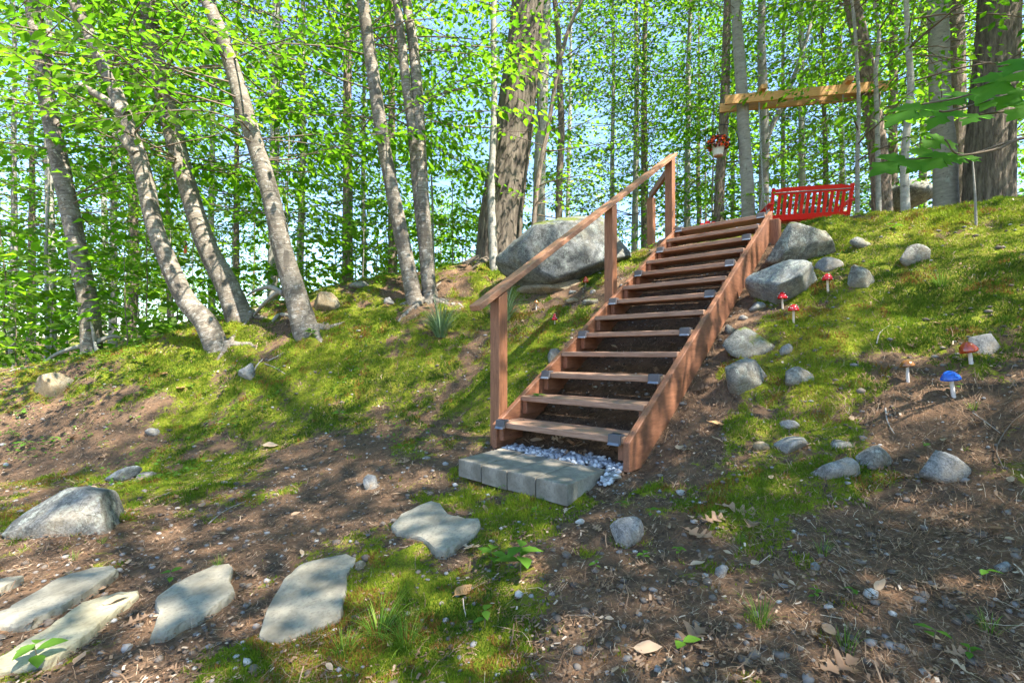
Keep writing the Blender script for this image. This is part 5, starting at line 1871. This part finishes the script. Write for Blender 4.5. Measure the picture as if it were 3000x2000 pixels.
DL = [dry_leaf_mesh(600 + k, True) for k in range(7)]
DO = [dry_leaf_mesh(620 + k, False, M_DRYO) for k in range(3)]
DB = [dry_leaf_mesh(640 + k, False) for k in range(4)]
LEAVES = [(2020, 1888, 130, DL[0], 'large lobed oak leaf lying on dark soil near the lower edge'), (2158, 1506, 110, DL[1], 'sunlit pale oak leaf, topmost of the sunlit cluster'), (2085, 1536, 90, DL[2], 'sunlit pale oak leaf at the left of the sunlit cluster'),
          (2198, 1556, 85, DL[3], 'oak leaf at the lower right of the sunlit cluster'), (2041, 1579, 100, DL[4], 'grey crumpled leaf below the sunlit cluster'), (1354, 1748, 85, DO[0], 'orange-brown smooth leaf in the moss'),
          (1893, 1918, 90, DB[0], 'curled brown leaf left of the large oak leaf'), (2452, 1978, 120, DL[5], 'pale oak leaf cut by the lower edge of the picture'), (1377, 1616, 85, DL[6], 'pale leaf below the three-cornered flagstone'),
          (2052, 1150, 50, DL[0], 'small oak leaf below the stair stringer'), (2097, 1250, 55, DO[1], 'bright tan leaf right of the stair foot'), (1990, 1322, 48, DB[1], 'brown leaf near the foot of the right stringer'),
          (733, 1690, 55, DL[2], 'curled brown leaf between two flagstones'), (393, 1838, 70, DL[3], 'pale oak leaf beside the tan flagstone'), (92, 1838, 65, DL[4], 'oak leaf between the two long flagstones'),
          (158, 1612, 55, DL[5], 'pale leaf below the broad left boulder'), (571, 1440, 45, DL[6], 'oak leaf at the end of the sunlit moss patch'), (1178, 1362, 45, DL[1], 'oak leaf left of the concrete pavers'), (790, 1313, 50, DB[2], 'tan leaf on the lower moss slope'),
          (592, 1490, 40, DB[3], 'folded brown leaf below the sunlit moss patch'), (89, 1563, 60, DL[0], 'brown leaf under the front of the broad left boulder'), (480, 1100, 28, DO[2], 'pale leaf high on the left moss slope'), (529, 1142, 48, DO[0], 'orange leaf high on the left moss slope'),
          (210, 1288, 48, DL[2], 'dry leaf on the soil above the broad left boulder'), (382, 1230, 35, DB[0], 'small tan leaf in the left moss slope'), (1640, 1354, 30, DO[1], 'tiny tan leaf on the concrete pavers' if False else 'small tan leaf behind the concrete pavers')]
for k, (px, py, w_, me, lab) in enumerate(LEAVES):
    g = ground(px, py)
    o = link(bpy.data.objects.new('fallen_leaf', me))
    o.location = g + Vector((0, 0, .022))
    s = w_ * g.y / F_PX * 1.05
    o.scale = (s, s, s)
    o.rotation_euler = (R_.uniform(-.2, .25) + .2, R_.uniform(-.3, .2), R_.uniform(-1, 1))
    tag(o, lab, 'leaf', 'fallen leaves')
# one on the tan flagstone, one green leaf on the second tread
c_, (gx_s, gy_s) = stone_plans[3][5], stone_plans[3][6]
rx_, _, rz_ = ray(335, 1765)
d_s = (c_.z - gx_s * c_.x - gy_s * c_.y) / (rz_ - gx_s * rx_ - gy_s)
o = link(bpy.data.objects.new('fallen_leaf', DB[1]))
o.location = (rx_ * d_s, d_s, rz_ * d_s + .010); o.scale = (.10, .10, .10); o.rotation_euler = (.15, -.1, .6)
tag(o, 'curled dry leaf lying on the tan flagstone', 'leaf', 'fallen leaves')
o = link(bpy.data.objects.new('fallen_leaf', one_leaf('maple', 1.0, .9, M_SEED)))
gl = Vector((OX, OY, BASEZ)) + Vector((SR[0] * -.86 + SD[0] * (RUN + .05), SR[1] * -.86 + SD[1] * (RUN + .05), nz(RUN) + .012))
o.location = gl; o.scale = (.10, .10, .10); o.rotation_euler = (.1, .0, .2)
tag(o, 'fresh green leaf lying on the second stair tread', 'leaf', 'fallen leaves')
# many more, like one another
rl = random.Random(9)
n = 0
while n < 190:
    d = 1.2 + 4.8 * rl.random() ** 1.2; x = rl.uniform(-1.05, 1.05) * d
    if not clear_of_stones(np.array([x]), np.array([d]))[0]: continue
    lx, ly = stair_local(x, d)
    if -1.0 < lx < .05 and ly > -.05: continue
    if rl.random() > .5 + .5 * (1 - float(moss_at(np.array([x]), np.array([d]))[0])): continue
    o = link(bpy.data.objects.new('fallen_leaf', rl.choice(DL + DB)))
    o.location = (x, d, hz(x, d) + .018)
    s = rl.uniform(.03, .075); o.scale = (s, s, s)
    o.rotation_euler = (rl.uniform(-.3, .4), rl.uniform(-.4, .3), rl.uniform(0, 6.28))
    tag(o, 'small dry brown leaf lying on the forest floor', 'leaf', 'small dry leaves on the forest floor')
    n += 1
# leaves caught under the stairs
for k in range(46):
    ly = rl.uniform(.10, .30) if k < 30 else rl.uniform(.2, 2.2)
    lx = rl.uniform(-.88, -.05)
    x = OX + SR[0] * lx + SD[0] * ly; y = OY + SR[1] * lx + SD[1] * ly
    o = link(bpy.data.objects.new('fallen_leaf', rl.choice(DL + DB)))
    o.location = (x, y, hz(x, y) + rl.uniform(.015, .04))
    s = rl.uniform(.06, .12); o.scale = (s, s, s)
    o.rotation_euler = (rl.uniform(-.6, .6), rl.uniform(-.6, .6), rl.uniform(0, 6.28))
    tag(o, 'dry brown leaf caught beneath the stair treads', 'leaf', 'dry leaves caught under the stairs')

# ------------------------------------------------------------------ grass, sedge, seedlings
def grass_mesh(seed, n, h, spread, w0, mat, curl=1.0):
    rg = np.random.default_rng(seed)
    acc = Acc()
    for i in range(n):
        a = rg.uniform(0, 6.283); r = spread * .25 * rg.random() ** .5
        L = h * rg.uniform(.5, 1.2)
        out = rg.uniform(.15, 1.0) * curl
        dr = np.array([math.cos(a), math.sin(a)])
        sd = np.array([-dr[1], dr[0], 0])
        u = np.linspace(0, 1, 5)
        pts = np.stack([dr[0] * (r + L * out * u ** 1.5), dr[1] * (r + L * out * u ** 1.5), L * (u * (1 - .15 * out) - .55 * out * u ** 2.6) - .01], -1)
        wv = w0 * np.array([.8, 1, .9, .6, .05])
        V = np.concatenate([pts - sd * wv[:, None] / 2, pts + sd * wv[:, None] / 2])
        Q = np.array([[k, k + 1, k + 6, k + 5] for k in range(4)])
        acc.add(V, Q, np.full(10, rg.random()))
    V, Q, A = acc.get()
    return np_mesh('grass_tuft', V, Q, mat, True, {'tint': ('FLOAT', A)})


GT = [grass_mesh(700 + k, (60, 44, 80, 30)[k], (.14, .10, .18, .12)[k], .12, .0026, M_GRASS, (.8, .6, 1.0, .5)[k]) for k in range(4)]
SG = [grass_mesh(720 + k, 190, .34, .16, .0048, M_SEDGE, 1.1) for k in range(2)]
for (px, py, sc, me, lab) in ((1292, 985, 1.5, SG[0], 'grey-green sedge clump arching over the bank left of the lower post'), (1478, 940, 1.5, SG[1], 'grey-green sedge clump behind the lower handrail post')):
    o = link(bpy.data.objects.new('sedge_clump', me)); o.location = ground(px, py); o.scale = (sc,) * 3
    tag(o, lab, 'grass', 'sedge clumps')
GR = [(1110, 1870, 1.1, 2, 'largest bright grass tuft in the moss right of the largest flagstone'), (1010, 1930, .85, 0, 'grass tuft at the lower tip of the largest flagstone'), (1190, 1900, .9, 2, 'grass tuft right of the largest bright tuft'), (1240, 1690, .55, 1, 'upright grass tuft above the mossy foreground patch'),
      (2230, 1830, .8, 0, 'loose grass tuft on the soil right of the large oak leaf'), (2410, 1620, .7, 1, 'grass tuft beside the small bluish stone'), (2170, 1590, .5, 3, 'small grass tuft below the sunlit oak leaves'), (1700, 1420, .5, 1, 'grass tuft at the right corner of the pavers'),
      (1590, 1470, .45, 0, 'low grass along the front of the pavers'), (1360, 1400, .45, 1, 'grass tuft at the left corner of the pavers'), (300, 1590, .5, 1, 'small grass tuft below the broad left boulder'), (215, 1640, .55, 3, 'thin grass tuft above the long grey flagstone'), (2290, 1110, .5, 1, 'grass tuft between the square rock and the pointed rock'),
      (2760, 840, 1.2, 0, 'bright grass tuft in the deep moss of the right bank'), (2850, 1200, .6, 1, 'sunlit grass tuft below the blue mushroom'), (2480, 1900, .7, 3, 'thin grass at the lower right soil'), (2900, 1850, .7, 1, 'grass tuft in the lower right corner'), (640, 1660, .5, 0, 'grass tuft above the notched flagstone'),
      (2600, 650, .8, 1, 'grass tuft on the crest beside the slim sapling'), (2680, 600, .8, 2, 'grass tuft at the foot of the pale beech'), (2440, 660, .6, 0, 'low grass before the red swing'), (1310, 760, .8, 2, 'grass on the crest left of the big oak'), (1410, 745, .8, 0, 'grass at the left root of the big oak'), (1790, 1590, .3, 3, 'few blades beside the upright speckled rock')]
for (px, py, sc, v, lab) in GR:
    o = link(bpy.data.objects.new('grass_tuft', GT[v])); o.location = ground(px, py); o.scale = (sc,) * 3
    o.rotation_euler = (0, 0, R_.uniform(0, 6.28))
    tag(o, lab, 'grass', 'grass tufts')


def seedling(px, py, size, nl, label, group, wr=.6, seed=0):
    rng = random.Random(seed)
    g = ground(px, py)
    e = empty('seedling', g, rng.uniform(0, 6.28), label, 'seedling', group)
    h = size * rng.uniform(.7, 1.1)
    tube_obj('stem', [(0, 0, -.01), (size * .05, 0, h * .5), (0, size * .05, h)], [.0016, .0012], M_GRASS if False else M_TWIG, e, 4, 5)
    for k in range(nl):
        a = k * 2.4 + rng.uniform(-.3, .3)
        z = h * (1 - .55 * (k // 2) / max(1, nl / 2))
        leaf_objs(e, [(0, 0, z)], [(math.cos(a), math.sin(a), rng.uniform(-.2, .25))], [(rng.uniform(-.2, .2), rng.uniform(-.3, .1), 1)], [size * rng.uniform(.55, .85)], M_SEED, wr, 'A', None, seed * 31 + k)


SD_ = [(1525, 1690, .13, 7, 'tallest seedling with paired leaves in front of the upright speckled rock'), (1440, 1660, .10, 5, 'seedling left of the tallest one below the three-cornered flagstone'), (2000, 1975, .09, 2, 'two-leaved seedling at the lower edge'), (1420, 1850, .07, 3, 'three-leaved seedling in the mossy foreground'),
       (105, 1960, .11, 5, 'seedling in front of the tan flagstone'), (2720, 1345, .06, 2, 'two-leaved seedling above the sloping granite rock'), (2740, 1900, .06, 3, 'seedling on the lower right soil'), (2890, 1710, .05, 2, 'two-leaved seedling near the egg-shaped stone'), (1990, 1640, .05, 4, 'seedling beside the grey crumpled leaf'), (1818, 1500, .05, 3, 'seedling behind the upright speckled rock'),
       (1570, 1520, .05, 4, 'seedling at the edge of the bright moss below the pavers'), (500, 1715, .06, 3, 'seedling on the upper edge of the notched flagstone'), (2620, 680, .10, 4, 'broad seedling on the right crest'), (2560, 790, .07, 3, 'seedling in moss above the round mossy rock'), (2800, 1150, .05, 4, 'seedling in front of the blue mushroom')]
for k, (px, py, s, nl, lab) in enumerate(SD_):
    seedling(px, py, s, nl, lab, 'seedlings', seed=k + 3)
rs = random.Random(44)
for k in range(46):
    px = rs.uniform(30, 1000) if k < 38 else rs.uniform(1200, 2950)
    py = rs.uniform(960, 1330) if k < 38 else rs.uniform(1350, 1950)
    if k < 38: py = max(py, 1000 + (300 - px) * .25)
    seedling(px, py, rs.uniform(.05, .10) if k < 38 else rs.uniform(.03, .05), rs.choice((3, 4, 5)), 'small green seedling scattered on the slope', 'small scattered seedlings', seed=k + 60)

# low green cover among the seedlings and along the crest
rg = np.random.default_rng(510)
x1 = rg.uniform(-5.5, .2, 8200); y1 = rg.uniform(3.4, 6.8, 8200)
x2 = rg.uniform(-9, 9, 9000); y2 = rg.uniform(5.0, 12, 9000)
x = np.concatenate([x1, x2]); y = np.concatenate([y1, y2])
z = H(x, y)
s_ = x * SD[0] + y * SD[1]
cl = fbm(x * 2.0 + 5, y * 2.0, 4) > np.where(np.arange(len(x)) < 8200, .10 + .16 * (x + 5.5) / 5, .02)
lx, ly = stair_local(x, y)
ok = cl & ((np.arange(len(x)) < 8200) | (s_ > 5.6) | ((x < -1) & (y > 6.2))) & ~((lx > -1.1) & (lx < .2) & (ly < 3.4))
x, y, z = x[ok], y[ok], z[ok]; k = len(x)
hh = rg.uniform(.01, .10, k) * np.where(y > 6, 1.4, .7)
a = rg.uniform(0, 6.283, k)
V, Tt, A = leaf_arrays(np.stack([x, y, z + hh], -1), np.stack([np.cos(a), np.sin(a), rg.uniform(-.3, .3, k)], -1), np.array([0, -.25, 1.0]) + rg.normal(0, .3, (k, 3)), rg.uniform(.015, .042, k) * np.where(y > 6, 1.5, 1), .6, 'B', rg.random(k))
o = np_obj('ground_cover', V, Tt, M_SEED, None, False, {'tint': ('FLOAT', A)})
tag(o, 'low patches of small green leaves over the moss and along the crest', 'ground cover', kind='stuff')

# ------------------------------------------------------------------ fallen sticks
STK = [([(2594, 1202), (2600, 1240), (2620, 1277)], 5, 'pale grey stick standing out of the sunlit moss'), ([(2568, 1012), (2578, 980), (2607, 957)], 4, 'curved lichen-grey stick on the right moss'), ([(1662, 1812), (1720, 1812), (1770, 1822), (1815, 1832)], 4, 'dark forked stick on the foreground soil'),
       ([(738, 1108), (750, 1078), (770, 1055)], 6, 'bent grey root beside the pale rock'), ([(785, 1060), (810, 1048), (830, 1035)], 4, 'pale bare stick in the sunlit moss'), ([(775, 1068), (805, 1080), (835, 1098)], 3, 'thin grey stick crossing the moss'), ([(610, 1540), (660, 1500), (730, 1468)], 4, 'long thin stick on the soil below the sunlit moss'),
       ([(30, 1090), (60, 1082), (100, 1078)], 5, 'bleached stick at the left edge of the bank'), ([(2940, 1380), (2920, 1320), (2960, 1250), (3000, 1215)], 4, 'long dark twig curving at the right edge'), ([(2850, 1215), (2890, 1245), (2930, 1275)], 3, 'grey twig below the orange mushroom')]
for (pts, wpx, lab) in STK:
    g = [ground(*p) for p in pts]
    e0 = g[0]
    o = tube_obj('fallen_stick', [p - e0 + Vector((0, 0, .012)) for p in g], [wpx * e0.y / F_PX * .5, wpx * e0.y / F_PX * .3], M_TWIGG if 'dark' not in lab else M_TWIG, None, 6, 12, ridge_soft)
    o.location = e0
    tag(o, lab, 'stick', 'fallen sticks')
for o in SC.objects:
    if o.parent is None and o.type == 'MESH' and 'label' not in o:
        print('no label', o.name)
tri = sum(len(m.polygons) * (1 if len(m.polygons) and m.polygons[0].loop_total == 3 else 2) for m in bpy.data.meshes)
print('unique triangles about', tri, 'objects', len(SC.objects))
